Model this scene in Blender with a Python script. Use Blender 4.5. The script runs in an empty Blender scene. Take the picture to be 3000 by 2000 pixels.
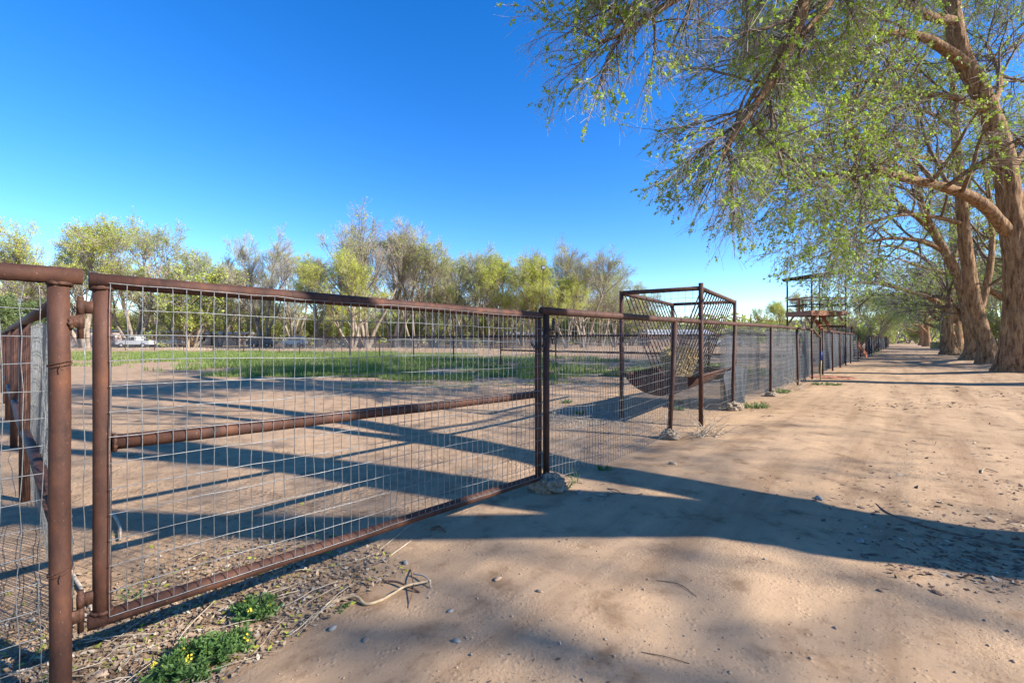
import bpy, math, random
import numpy as np
from mathutils import Vector, Matrix

# ------------------------------------------------------------------ camera, sky, sun, exposure
F_PX, CX, HZ, EYE = 1333.0, 1500.0, 994.0, 1.25      # focal length, centre column and horizon row in photo pixels
scene = bpy.context.scene
col = scene.collection
cam_d = bpy.data.cameras.new("camera"); cam_d.sensor_width = 36.0; cam_d.lens = 36.0 * F_PX / 3000.0
cam_d.shift_y = -(1000.0 - HZ) / 3000.0; cam_d.clip_start = 0.05; cam_d.clip_end = 3000
cam = bpy.data.objects.new("camera", cam_d); col.objects.link(cam)
cam.location = (0, 0, EYE); cam.rotation_euler = (math.pi / 2, 0, 0)
scene.camera = cam

SUN_EL = math.radians(31.0)
SUN_H = np.array([0.955, -0.297])                    # horizontal direction towards the sun
sun_vec = Vector((SUN_H[0] * math.cos(SUN_EL), SUN_H[1] * math.cos(SUN_EL), math.sin(SUN_EL)))
world = bpy.data.worlds.new("World"); scene.world = world; world.use_nodes = True
wt = world.node_tree; wt.nodes.clear()
sky = wt.nodes.new("ShaderNodeTexSky"); sky.sky_type = 'NISHITA'; sky.sun_disc = False
sky.sun_elevation = SUN_EL; sky.sun_rotation = math.atan2(SUN_H[0], SUN_H[1]) % (2 * math.pi)
sky.altitude = 1600; sky.air_density = 1.0; sky.dust_density = 0.0; sky.ozone_density = 2.2
hs = wt.nodes.new("ShaderNodeHueSaturation"); hs.inputs['Saturation'].default_value = 1.38; hs.inputs['Hue'].default_value = 0.510
bg = wt.nodes.new("ShaderNodeBackground"); bg.inputs['Strength'].default_value = 0.145
wo = wt.nodes.new("ShaderNodeOutputWorld")
wt.links.new(sky.outputs[0], hs.inputs['Color']); wt.links.new(hs.outputs[0], bg.inputs[0]); wt.links.new(bg.outputs[0], wo.inputs[0])
sl = bpy.data.lights.new("sun", 'SUN'); sl.energy = 5.0; sl.angle = math.radians(0.53); sl.color = (1.0, 0.965, 0.90)
so = bpy.data.objects.new("sun", sl); col.objects.link(so); so.location = (40, -20, 40)
so.rotation_euler = sun_vec.to_track_quat('Z', 'Y').to_euler()
vs = scene.view_settings
vs.view_transform = 'Standard'; vs.look = 'None'; vs.exposure = 1.14; vs.gamma = 1.0; vs.use_curve_mapping = False
scene.cycles.max_bounces = 6; scene.cycles.diffuse_bounces = 3; scene.cycles.glossy_bounces = 2
scene.cycles.transmission_bounces = 4; scene.cycles.transparent_max_bounces = 24
scene.cycles.use_denoising = True; scene.cycles.caustics_reflective = False; scene.cycles.caustics_refractive = False

# ------------------------------------------------------------------ helpers
rng = np.random.default_rng(7)
random.seed(7)
def at(u, v, Y):
    "photo pixel at distance Y -> point"
    return np.array([(u - CX) / F_PX * Y, Y, EYE - (v - HZ) / F_PX * Y])

_perm = np.random.default_rng(3).random(65536)
def _h(i, j, k):
    return _perm[(i * 7349 + j * 19391 + k * 4733 + 977 * (i ^ j)) & 65535]
def vnoise(x, y, z):
    "value noise 0..1"
    x, y, z = np.broadcast_arrays(np.asarray(x, float), np.asarray(y, float), np.asarray(z, float))
    i, j, k = np.floor(x).astype(np.int64), np.floor(y).astype(np.int64), np.floor(z).astype(np.int64)
    f, g, h = x - i, y - j, z - k
    f = f * f * (3 - 2 * f); g = g * g * (3 - 2 * g); h = h * h * (3 - 2 * h)
    def L(a, b, t): return a + (b - a) * t
    return L(L(L(_h(i, j, k), _h(i+1, j, k), f), L(_h(i, j+1, k), _h(i+1, j+1, k), f), g),
             L(L(_h(i, j, k+1), _h(i+1, j, k+1), f), L(_h(i, j+1, k+1), _h(i+1, j+1, k+1), f), g), h)
def fbm(x, y, z, o=3):
    s, a, t = 0, 1.0, 0
    for q in range(o):
        s = s + a * vnoise(np.asarray(x) * 2**q + 11.3*q, np.asarray(y) * 2**q + 5.1*q, np.asarray(z) * 2**q + 3.7*q); t += a; a *= 0.5
    return s / t
def nrm(a):
    return a / np.maximum(np.linalg.norm(a, axis=-1, keepdims=True), 1e-9)

BASE = {}
def tag(o, label=None, cat=None, group=None, kind=None):
    if label: o["label"] = label
    if cat: o["category"] = cat
    if group: o["group"] = group
    if kind: o["kind"] = kind
    return o
def empty(name, loc, label=None, cat=None, group=None):
    o = bpy.data.objects.new(name, None); col.objects.link(o); o.location = loc; o.empty_display_size = 0.2
    BASE[o.name] = np.array(loc, float)
    return tag(o, label, cat, group)

class MB:
    "collects pieces and links them as one mesh object"
    def __init__(s): s.V = []; s.Q = []; s.T = []; s.n = 0
    def add(s, V, Q=None, T=None):
        V = np.asarray(V, float).reshape(-1, 3); s.V.append(V)
        if Q is not None and len(Q): s.Q.append(np.asarray(Q, np.int64).reshape(-1, 4) + s.n)
        if T is not None and len(T): s.T.append(np.asarray(T, np.int64).reshape(-1, 3) + s.n)
        s.n += len(V); return s
    def tubes(s, P, R, k=3):
        "N polylines P (N,S,3) with radii R (N,S)"
        P = np.asarray(P, float); R = np.asarray(R, float); N, S = P.shape[:2]
        if N == 0: return s
        tan = np.gradient(P, axis=1); tan = nrm(tan)
        ref = np.where(np.abs(nrm(P[:, -1] - P[:, 0])[:, 2:3]) > 0.8, np.array([[1., 0, 0]]), np.array([[0, 0, 1.]]))[:, None, :]
        b = nrm(np.cross(tan, np.broadcast_to(ref, tan.shape))); c = np.cross(tan, b)
        a = np.arange(k) / k * 2 * math.pi
        V = P[:, :, None, :] + R[:, :, None, None] * (b[:, :, None, :] * np.cos(a)[None, None, :, None] + c[:, :, None, :] * np.sin(a)[None, None, :, None])
        idx = np.arange(N * S * k).reshape(N, S, k)
        A = idx[:, :-1, :]; B = idx[:, 1:, :]
        Q = np.stack([A, np.roll(A, -1, 2), np.roll(B, -1, 2), B], -1)
        return s.add(V, Q)
    def tube(s, pts, r, k=8, cap=True, closed=False):
        P = np.asarray(pts, float); S = len(P); R = np.broadcast_to(np.asarray(r, float), (S,))
        if closed:
            tan = nrm(np.roll(P, -1, 0) - np.roll(P, 1, 0))
        else:
            tan = nrm(np.gradient(P, axis=0))
        ref = np.array([1., 0, 0]) if abs(nrm(P[-1] - P[0])[2]) > 0.8 else np.array([0, 0, 1.])
        if closed:
            nn = nrm(np.cross(P[S // 3] - P[0], P[2 * S // 3] - P[0])); b = np.broadcast_to(nn, tan.shape)
        else:
            b = nrm(np.cross(tan, ref))
        c = np.cross(tan, b)
        a = np.arange(k) / k * 2 * math.pi
        V = P[:, None] + R[:, None, None] * (b[:, None] * np.cos(a)[None, :, None] + c[:, None] * np.sin(a)[None, :, None])
        idx = np.arange(S * k).reshape(S, k)
        A = idx if closed else idx[:-1]; B = np.roll(idx, -1, 0) if closed else idx[1:]
        Q = np.stack([A, np.roll(A, -1, 1), np.roll(B, -1, 1), B], -1).reshape(-1, 4)
        V = V.reshape(-1, 3); T = None
        if cap and not closed:
            V = np.vstack([V, P[:1], P[-1:]]); n = S * k
            j = np.arange(k); jn = (j + 1) % k
            T = np.vstack([np.stack([np.full(k, n), jn, j], -1), np.stack([np.full(k, n + 1), (S-1)*k + j, (S-1)*k + jn], -1)])
        return s.add(V, Q, T)
    def box(s, c, size, ax=None, ay=None, az=None, bev=0.0):
        c = np.asarray(c, float); h = np.asarray(size, float) / 2
        ax = np.array([1., 0, 0]) if ax is None else nrm(np.asarray(ax, float))
        az = np.array([0, 0, 1.]) if az is None else nrm(np.asarray(az, float))
        ay = nrm(np.cross(az, ax)) if ay is None else nrm(np.asarray(ay, float))
        g = np.array([[x, y, z] for z in (-1, 1) for y in (-1, 1) for x in (-1, 1)], float) * h
        V = c + g[:, :1] * ax + g[:, 1:2] * ay + g[:, 2:] * az
        return s.add(V, [[0, 2, 3, 1], [4, 5, 7, 6], [0, 1, 5, 4], [2, 6, 7, 3], [0, 4, 6, 2], [1, 3, 7, 5]])
    def bar(s, a, b, w, h, up=(0, 0, 1)):
        a = np.asarray(a, float); b = np.asarray(b, float); ax = nrm(b - a)
        up = np.asarray(up, float); ay = nrm(np.cross(up, ax)); az = np.cross(ax, ay)
        return s.box((a + b) / 2, (np.linalg.norm(b - a), w, h), ax, ay, az)
    def sheet(s, G, thick=None):
        "grid of points (M,N,3)"
        G = np.asarray(G, float); M, N = G.shape[:2]; idx = np.arange(M * N).reshape(M, N)
        Q = np.stack([idx[:-1, :-1], idx[:-1, 1:], idx[1:, 1:], idx[1:, :-1]], -1)
        return s.add(G, Q.reshape(-1, 4))
    def build(s, name, mat, parent=None, smooth=True, origin=None):
        V = np.vstack(s.V) if s.V else np.zeros((0, 3))
        base = BASE[parent.name] if parent is not None else (np.asarray(origin, float) if origin is not None else np.zeros(3))
        me = bpy.data.meshes.new(name)
        Q = np.vstack(s.Q) if s.Q else np.zeros((0, 4), np.int64)
        T = np.vstack(s.T) if s.T else np.zeros((0, 3), np.int64)
        me.vertices.add(len(V)); me.vertices.foreach_set("co", (V - base).astype(np.float32).ravel())
        nl = Q.size + T.size
        me.loops.add(nl); me.loops.foreach_set("vertex_index", np.concatenate([Q.ravel(), T.ravel()]).astype(np.int32))
        me.polygons.add(len(Q) + len(T))
        me.polygons.foreach_set("loop_start", np.concatenate([np.arange(len(Q)) * 4, Q.size + np.arange(len(T)) * 3]).astype(np.int32))
        me.polygons.foreach_set("use_smooth", np.full(len(Q) + len(T), smooth, bool))
        me.update(calc_edges=True); me.validate()
        if mat is not None: me.materials.append(mat)
        o = bpy.data.objects.new(name, me); col.objects.link(o)
        if parent is not None: o.parent = parent
        else: o.location = base
        BASE[o.name] = base
        return o

def copy_tree(o, parent=None):
    c = o.copy(); col.objects.link(c); c.parent = parent
    BASE[c.name] = BASE.get(o.name, np.zeros(3))
    for ch in list(o.children): copy_tree(ch, c)
    return c
def catmull(P, n):
    "smooth path through control rows (any width), n samples"
    P = np.asarray(P, float); m = len(P)
    E = np.vstack([2*P[0]-P[1], P, 2*P[-1]-P[-2]])
    t = np.linspace(0, m - 1 - 1e-6, n); i = t.astype(int); f = (t - i)[:, None]
    a, b, c, d = E[i], E[i+1], E[i+2], E[i+3]
    return 0.5 * (2*b + (c-a)*f + (2*a-5*b+4*c-d)*f*f + (3*b-a-3*c+d)*f**3)

# ------------------------------------------------------------------ materials
def mat(name, rough=0.8, metal=0.0, spec=0.3):
    m = bpy.data.materials.new(name); m.use_nodes = True; nt = m.node_tree
    b = nt.nodes["Principled BSDF"]; b.inputs['Roughness'].default_value = rough; b.inputs['Metallic'].default_value = metal
    b.inputs['Specular IOR Level'].default_value = spec
    return m, nt, b
def N(nt, t, **kw):
    n = nt.nodes.new(t)
    for k, v in kw.items():
        if k in n.inputs: n.inputs[k].default_value = v
        else: setattr(n, k, v)
    return n
def ramp(nt, fac, stops):
    r = nt.nodes.new("ShaderNodeValToRGB"); e = r.color_ramp.elements
    while len(e) < len(stops): e.new(0.5)
    for q, (p, c) in enumerate(stops): e[q].position = p; e[q].color = (*c, 1)
    nt.links.new(fac, r.inputs[0]); return r.outputs[0]
def coords(nt, scale=(1, 1, 1), kind='Object'):
    tc = N(nt, "ShaderNodeTexCoord"); mp = N(nt, "ShaderNodeMapping"); mp.inputs['Scale'].default_value = scale
    nt.links.new(tc.outputs[kind], mp.inputs[0]); return mp.outputs[0]
def noise(nt, vec, scale, detail=4, rough=0.6):
    n = N(nt, "ShaderNodeTexNoise", Scale=scale, Detail=detail, Roughness=rough); nt.links.new(vec, n.inputs['Vector']); return n.outputs['Fac']
def bump(nt, b, height, strength, dist):
    n = N(nt, "ShaderNodeBump", Strength=strength, Distance=dist); nt.links.new(height, n.inputs['Height']); nt.links.new(n.outputs[0], b.inputs['Normal']); return n
def mixc(nt, fac, a, c, mode='MIX'):
    n = nt.nodes.new("ShaderNodeMix"); n.data_type = 'RGBA'; n.blend_type = mode
    for s, x in ((0, fac), (6, a), (7, c)):
        if hasattr(x, 'links') or hasattr(x, 'is_linked'): nt.links.new(x, n.inputs[s])
        elif s == 0: n.inputs[0].default_value = x
        else: n.inputs[s].default_value = (*x, 1)
    return n.outputs[2]
def simple(name, c1, c2, scale=20, rough=0.8, metal=0.0, bstr=0.3, bdist=0.004, vec=(1, 1, 1), spec=0.3, lo=0.35, hi=0.65):
    m, nt, b = mat(name, rough, metal, spec); v = coords(nt, vec); n = noise(nt, v, scale, 5)
    nt.links.new(ramp(nt, n, [(lo, c1), (hi, c2)]), b.inputs['Base Color'])
    if bstr: bump(nt, b, n, bstr, bdist)
    return m
M = {}
def m_dirt():
    m, nt, b = mat("dirt", 0.95, 0, 0.15); v = coords(nt)
    big = noise(nt, v, 0.55, 4); mid = noise(nt, v, 5.0, 6, 0.65); fine = noise(nt, v, 42, 5, 0.7)
    c = ramp(nt, big, [(0.3, (0.365, 0.235, 0.136)), (0.7, (0.465, 0.308, 0.185))])
    c2 = ramp(nt, mid, [(0.33, (0.62, 0.60, 0.58)), (0.5, (0.96, 0.95, 0.94)), (0.7, (1.12, 1.10, 1.08))])
    c = mixc(nt, 1.0, c, c2, 'MULTIPLY')
    vo = N(nt, "ShaderNodeTexVoronoi", Scale=24.0, Randomness=1.0); nt.links.new(v, vo.inputs['Vector'])
    c3 = ramp(nt, fine, [(0.30, (0.55, 0.52, 0.5)), (0.44, (1, 1, 1))])
    c = mixc(nt, 0.8, c, c3, 'MULTIPLY')
    nt.links.new(c, b.inputs['Base Color'])
    # relief: clods and grains
    add = N(nt, "ShaderNodeMath", operation='ADD'); mul = N(nt, "ShaderNodeMath", operation='MULTIPLY'); mul.inputs[1].default_value = 0.45
    inv = N(nt, "ShaderNodeMath", operation='SUBTRACT'); inv.inputs[0].default_value = 0.5; nt.links.new(vo.outputs['Distance'], inv.inputs[1])
    mx = N(nt, "ShaderNodeMath", operation='MAXIMUM'); mx.inputs[1].default_value = 0.0; nt.links.new(inv.outputs[0], mx.inputs[0])
    msk = N(nt, "ShaderNodeMath", operation='MULTIPLY'); nt.links.new(mx.outputs[0], msk.inputs[0])
    mr = ramp(nt, noise(nt, v, 1.7, 3), [(0.45, (0, 0, 0)), (0.62, (1, 1, 1))]); nt.links.new(mr, msk.inputs[1])
    nt.links.new(fine, mul.inputs[0]); nt.links.new(mul.outputs[0], add.inputs[0]); nt.links.new(msk.outputs[0], add.inputs[1])
    add2 = N(nt, "ShaderNodeMath", operation='ADD'); nt.links.new(add.outputs[0], add2.inputs[0]); nt.links.new(mid, add2.inputs[1])
    bump(nt, b, add2.outputs[0], 0.75, 0.03)
    return m
def m_lane():
    m, nt, b = mat("packed_dirt", 0.95, 0, 0.15); v = coords(nt); tc = N(nt, "ShaderNodeTexCoord"); mp = N(nt, "ShaderNodeMapping"); mp.inputs['Rotation'].default_value = (0, 0, math.atan2(0.873, 1.0)); nt.links.new(tc.outputs['Object'], mp.inputs[0])
    mp2 = N(nt, "ShaderNodeMapping"); mp2.inputs['Scale'].default_value = (1.0, 0.09, 1.0); nt.links.new(mp.outputs[0], mp2.inputs[0])
    streak = noise(nt, mp2.outputs[0], 2.6, 5, 0.6); big = noise(nt, v, 0.42, 4); mid = noise(nt, v, 3.6, 6, 0.65); fine = noise(nt, v, 60, 5, 0.7)
    c = ramp(nt, big, [(0.3, (0.365, 0.238, 0.138)), (0.7, (0.475, 0.315, 0.190))])
    c = mixc(nt, 0.8, c, ramp(nt, streak, [(0.36, (0.70, 0.66, 0.62)), (0.48, (0.97, 0.97, 0.96)), (0.64, (1.16, 1.15, 1.12))]), 'MULTIPLY')
    c = mixc(nt, 0.9, c, ramp(nt, mid, [(0.32, (0.52, 0.48, 0.45)), (0.46, (0.95, 0.94, 0.93)), (0.7, (1.12, 1.11, 1.09))]), 'MULTIPLY')
    c = mixc(nt, 0.7, c, ramp(nt, fine, [(0.32, (0.55, 0.52, 0.5)), (0.42, (1, 1, 1))]), 'MULTIPLY')
    nt.links.new(c, b.inputs['Base Color'])
    rough_ = ramp(nt, noise(nt, v, 0.9, 3), [(0.42, (0.12, 0.12, 0.12)), (0.62, (1, 1, 1))])
    vo = N(nt, "ShaderNodeTexVoronoi", Scale=38.0, Randomness=1.0); nt.links.new(v, vo.inputs['Vector'])
    inv = N(nt, "ShaderNodeMath", operation='SUBTRACT'); inv.inputs[0].default_value = 0.45; nt.links.new(vo.outputs['Distance'], inv.inputs[1])
    mx = N(nt, "ShaderNodeMath", operation='MAXIMUM'); mx.inputs[1].default_value = 0.0; nt.links.new(inv.outputs[0], mx.inputs[0])
    mq = N(nt, "ShaderNodeMath", operation='MULTIPLY'); mq.inputs[1].default_value = 0.35; nt.links.new(mx.outputs[0], mq.inputs[0]); ms = N(nt, "ShaderNodeMath", operation='MULTIPLY'); nt.links.new(mq.outputs[0], ms.inputs[0]); nt.links.new(ramp(nt, noise(nt, v, 7.0, 3), [(0.48, (0, 0, 0)), (0.6, (1, 1, 1))]), ms.inputs[1])
    h1 = N(nt, "ShaderNodeMath", operation='MULTIPLY_ADD'); h1.inputs[1].default_value = 0.5; fm_ = N(nt, "ShaderNodeMath", operation='MULTIPLY'); nt.links.new(fine, fm_.inputs[0]); nt.links.new(rough_, fm_.inputs[1]); nt.links.new(fm_.outputs[0], h1.inputs[0]); nt.links.new(ms.outputs[0], h1.inputs[2])
    h2 = N(nt, "ShaderNodeMath", operation='MULTIPLY_ADD'); h2.inputs[1].default_value = 0.6; nt.links.new(streak, h2.inputs[0]); nt.links.new(h1.outputs[0], h2.inputs[2])
    bump(nt, b, h2.outputs[0], 0.7, 0.024); return m
M['lane'] = m_lane()
M['dirt'] = m_dirt()
def m_rust(name, dark, mid_, hot, sc=14):
    m, nt, b = mat(name, 0.72, 0.15, 0.35); v = coords(nt, (1, 1, 0.5))
    n = noise(nt, v, sc, 7, 0.65); f = noise(nt, v, 160, 3); p = noise(nt, v, 3.2, 3)
    c = ramp(nt, n, [(0.28, dark), (0.52, mid_), (0.78, hot)])
    c = mixc(nt, ramp(nt, f, [(0.66, (0, 0, 0)), (0.74, (1, 1, 1))]), c, (0.19, 0.13, 0.095))
    c = mixc(nt, ramp(nt, p, [(0.6, (0, 0, 0)), (0.8, (0.6, 0.6, 0.6))]), c, (0.06, 0.042, 0.046))
    nt.links.new(c, b.inputs['Base Color'])
    ad = N(nt, "ShaderNodeMath", operation='ADD'); nt.links.new(n, ad.inputs[0]); nt.links.new(f, ad.inputs[1])
    bump(nt, b, ad.outputs[0], 0.35, 0.0025); return m
M['rust'] = m_rust("rusted_pipe", (0.036, 0.017, 0.012), (0.085, 0.035, 0.021), (0.155, 0.058, 0.026))
M['rust2'] = m_rust("rusted_pipe_fence", (0.034, 0.017, 0.012), (0.078, 0.034, 0.022), (0.13, 0.054, 0.029))
M['weld'] = m_rust("rusted_weld", (0.03, 0.014, 0.010), (0.075, 0.032, 0.018), (0.17, 0.075, 0.035), 60)
M['tank'] = m_rust("rusted_sheet", (0.03, 0.010, 0.007), (0.065, 0.021, 0.012), (0.13, 0.042, 0.018), 9)
M['wire'] = simple("galvanised_wire", (0.16, 0.158, 0.15), (0.29, 0.285, 0.275), 60, 0.42, 0.55, 0.1, 0.001, spec=0.5)
M['wire_dull'] = simple("weathered_wire", (0.10, 0.09, 0.085), (0.26, 0.25, 0.24), 40, 0.55, 0.4, 0.1, 0.001, spec=0.4)
M['chain'] = simple("dark_chain_steel", (0.04, 0.035, 0.03), (0.11, 0.085, 0.07), 80, 0.5, 0.6, 0.2, 0.001)
M['concrete'] = simple("crumbly_concrete", (0.20, 0.14, 0.09), (0.42, 0.33, 0.24), 34, 0.95, 0, 1.0, 0.03)
M['stone'] = simple("grey_stone", (0.18, 0.165, 0.145), (0.31, 0.29, 0.26), 30, 0.85, 0, 0.3, 0.004)
M['stone_tan'] = simple("tan_stone", (0.26, 0.17, 0.11), (0.45, 0.33, 0.23), 30, 0.9, 0, 0.4, 0.004)
M['straw'] = simple("straw", (0.42, 0.29, 0.10), (0.68, 0.52, 0.24), 90, 0.85, 0, 0.5, 0.006)
M['bare_wood'] = simple("bare_stick", (0.30, 0.20, 0.11), (0.50, 0.37, 0.22), 30, 0.7, 0, 0.2, 0.002, (1, 1, 1))
M['brown_twig'] = simple("brown_stick", (0.10, 0.055, 0.035), (0.20, 0.12, 0.08), 40, 0.9)
M['dry_stalk'] = simple("dry_stalk", (0.36, 0.27, 0.18), (0.58, 0.47, 0.34), 25, 0.85)
M['litter'] = simple("leaf_litter", (0.13, 0.075, 0.045), (0.42, 0.30, 0.19), 14, 0.9, 0, 0.2)
M['redpaint'] = simple("faded_red_paint", (0.33, 0.10, 0.05), (0.46, 0.16, 0.085), 9, 0.75)
M['redwood'] = simple("weathered_red_board", (0.27, 0.115, 0.065), (0.40, 0.19, 0.115), 7, 0.8)
M['roofboard'] = simple("dark_roof_board", (0.035, 0.022, 0.018), (0.085, 0.05, 0.035), 6, 0.85)
M['blue'] = simple("blue_plastic", (0.02, 0.10, 0.42), (0.03, 0.14, 0.5), 9, 0.45, bstr=0)
M['hose'] = simple("faded_red_hose", (0.42, 0.12, 0.07), (0.52, 0.2, 0.13), 9, 0.6, bstr=0)
M['flower'] = simple("yellow_petal", (0.62, 0.46, 0.02), (0.75, 0.58, 0.05), 9, 0.6, bstr=0)
def m_leaf(name, c1, c2, c3, trans=0.45, sc=3.0):
    m = bpy.data.materials.new(name); m.use_nodes = True; nt = m.node_tree; b = nt.nodes["Principled BSDF"]; out = nt.nodes["Material Output"]
    b.inputs['Roughness'].default_value = 0.55; b.inputs['Specular IOR Level'].default_value = 0.3
    v = coords(nt); n = noise(nt, v, sc, 4, 0.7); c = ramp(nt, n, [(0.32, c1), (0.5, c2), (0.68, c3)])
    nt.links.new(c, b.inputs['Base Color']); t = N(nt, "ShaderNodeBsdfTranslucent"); nt.links.new(c, t.inputs[0])
    mx = N(nt, "ShaderNodeMixShader"); mx.inputs[0].default_value = trans
    nt.links.new(b.outputs[0], mx.inputs[1]); nt.links.new(t.outputs[0], mx.inputs[2]); nt.links.new(mx.outputs[0], out.inputs[0]); return m
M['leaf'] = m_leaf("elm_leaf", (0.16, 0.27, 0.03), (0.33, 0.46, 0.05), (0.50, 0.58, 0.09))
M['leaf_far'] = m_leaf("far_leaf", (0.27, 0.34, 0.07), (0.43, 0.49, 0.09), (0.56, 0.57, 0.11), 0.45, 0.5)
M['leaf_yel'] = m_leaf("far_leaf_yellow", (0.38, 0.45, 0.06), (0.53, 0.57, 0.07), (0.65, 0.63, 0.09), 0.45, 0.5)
M['grass'] = m_leaf("grass_blade", (0.10, 0.155, 0.035), (0.19, 0.26, 0.055), (0.32, 0.34, 0.12), 0.35, 0.6)
M['weed'] = m_leaf("weed_leaf", (0.06, 0.125, 0.03), (0.11, 0.20, 0.05), (0.19, 0.28, 0.08), 0.3, 14)
M['needle'] = m_leaf("evergreen_leaf", (0.08, 0.12, 0.04), (0.13, 0.18, 0.06), (0.20, 0.24, 0.08), 0.2, 1.5)
def m_bark(name, d, l, zs=0.16, sc=11):
    m, nt, b = mat(name, 0.95, 0, 0.1); wv = noise(nt, coords(nt), 2.2, 3); v0 = coords(nt, (1, 1, zs))
    ad0 = N(nt, "ShaderNodeVectorMath", operation='ADD'); cb = N(nt, "ShaderNodeCombineXYZ"); ms = N(nt, "ShaderNodeMath", operation='MULTIPLY'); ms.inputs[1].default_value = 0.10
    nt.links.new(wv, ms.inputs[0]); nt.links.new(ms.outputs[0], cb.inputs[0]); nt.links.new(ms.outputs[0], cb.inputs[1]); nt.links.new(v0, ad0.inputs[0]); nt.links.new(cb.outputs[0], ad0.inputs[1]); v = ad0.outputs[0]
    n = noise(nt, v, sc, 6, 0.75); fine = noise(nt, coords(nt, (1, 1, 0.5)), 55, 4, 0.7); w = noise(nt, coords(nt), 1.1, 3)
    c = ramp(nt, n, [(0.36, tuple(x * 0.32 for x in d)), (0.47, d), (0.62, l)])
    c = mixc(nt, 0.5, c, ramp(nt, fine, [(0.3, (0.5, 0.47, 0.45)), (0.6, (1.1, 1.1, 1.1))]), 'MULTIPLY')
    c = mixc(nt, ramp(nt, w, [(0.45, (0, 0, 0)), (0.7, (0.35, 0.35, 0.35))]), c, (0.26, 0.19, 0.13))
    nt.links.new(c, b.inputs['Base Color'])
    ad = N(nt, "ShaderNodeMath", operation='ADD'); nt.links.new(n, ad.inputs[0]); m2 = N(nt, "ShaderNodeMath", operation='MULTIPLY'); m2.inputs[1].default_value = 0.3; nt.links.new(fine, m2.inputs[0]); nt.links.new(m2.outputs[0], ad.inputs[1])
    bump(nt, b, ad.outputs[0], 1.0, 0.09); return m
M['bark'] = m_bark("elm_bark", (0.28, 0.16, 0.085), (0.52, 0.33, 0.18))
M['branch'] = simple("branch_bark", (0.10, 0.068, 0.048), (0.25, 0.18, 0.125), 12, 0.95, 0, 0.5, 0.01)
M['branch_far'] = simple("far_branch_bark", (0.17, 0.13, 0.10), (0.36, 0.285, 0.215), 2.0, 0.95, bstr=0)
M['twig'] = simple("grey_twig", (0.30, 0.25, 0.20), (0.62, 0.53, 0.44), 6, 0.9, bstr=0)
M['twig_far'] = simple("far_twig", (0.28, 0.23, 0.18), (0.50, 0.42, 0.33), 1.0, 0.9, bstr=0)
def m_cloth(name, c, alpha, sc, va=0.2):
    m, nt, b = mat(name, 0.9, 0, 0.2); v = coords(nt, (1, 1, 0.25)); n = noise(nt, v, sc, 4)
    f = noise(nt, coords(nt), 220, 2)
    nt.links.new(ramp(nt, n, [(0.3, tuple(x * 0.6 for x in c)), (0.7, tuple(x * 1.5 for x in c))]), b.inputs['Base Color'])
    a = N(nt, "ShaderNodeMapRange"); a.inputs['From Min'].default_value = 0.3; a.inputs['From Max'].default_value = 0.7
    a.inputs['To Min'].default_value = alpha - va; a.inputs['To Max'].default_value = min(1.0, alpha + va)
    nt.links.new(n, a.inputs['Value']); nt.links.new(a.outputs[0], b.inputs['Alpha']); return m
M['cloth'] = m_cloth("grey_shade_cloth", (0.060, 0.062, 0.068), 0.60, 2.2)
M['cloth_black'] = m_cloth("black_shade_cloth", (0.028, 0.028, 0.032), 0.86, 3.0)
M['cloth_fold'] = m_cloth("folded_shade_cloth", (0.065, 0.07, 0.077), 0.97, 5, 0.04)
M['netting'] = m_cloth("far_wire_netting", (0.22, 0.21, 0.20), 0.20, 1.5, 0.1)
def plain(name, c, rough=0.6, metal=0.0, spec=0.4):
    return simple(name, tuple(x * 0.88 for x in c), tuple(min(1, x * 1.08) for x in c), 3.0, rough, metal, 0.0, spec=spec)
# ------------------------------------------------------------------ ground
FD = nrm(np.array([0.873, 1.0])); FN = np.array([FD[1], -FD[0]])     # fence direction, and its normal towards the lane
P1 = np.array([0.290, 3.86])
MOUNDS = []
def lane_w(x, y):
    return (x - P1[0]) * FN[0] + (y - P1[1]) * FN[1]
def gz(x, y):
    x = np.asarray(x, float); y = np.asarray(y, float)
    far = np.clip(1.0 - np.hypot(x, y) / 60.0, 0, 1)
    z = (fbm(x / 3.1, y / 3.1, 0.5, 3) - 0.5) * 0.045 * far
    z = z + (fbm(x / 0.55, y / 0.55, 4.5, 3) - 0.5) * 0.022 * np.clip(1 - np.hypot(x - 1, y - 3) / 22, 0, 1)
    z = z - 0.135 * np.exp(-(((x + 1.75) / 1.25) ** 2 + ((y - 1.7) / 1.25) ** 2))
    w = lane_w(x, y); s = (x - P1[0]) * FD[0] + (y - P1[1]) * FD[1]
    wob = (vnoise(s / 6.0, 2.2, 0.1) - 0.5) * 0.5
    for c in (2.1, 3.75, 5.3):
        q = (w - c - wob) / 0.20
        z = z + (-0.014 * np.exp(-q ** 4) + 0.006 * np.exp(-((np.abs(q) - 1.35) / 0.4) ** 2)) * (0.4 + 0.8 * vnoise(s * 0.8, c, 0.2)) * far
    z = z + 0.012 * np.exp(-((w - 0.9) / 0.5) ** 2) * far - 0.02 * np.exp(-((w + 0.1) / 0.35) ** 2) * far * (s > -0.4)
    for (mx, my, a, r) in MOUNDS:
        z = z + a * np.exp(-(((x - mx) ** 2 + (y - my) ** 2) / r ** 2))
    return z
def g3(x, y, dz=0.0):
    return np.array([x, y, float(gz(x, y)) + dz])
TREES = {'T1': (17.35, 15.6), 'T2': (21.3, 20.4), 'T3': (24.9, 24.6), 'T4': (32.3, 33.6), 'TA': (16.0, 11.6), 'TB': (6.05, 1.7)}
for k_, (x_, y_) in TREES.items(): MOUNDS.append((x_, y_, 0.16, 1.9))
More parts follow.
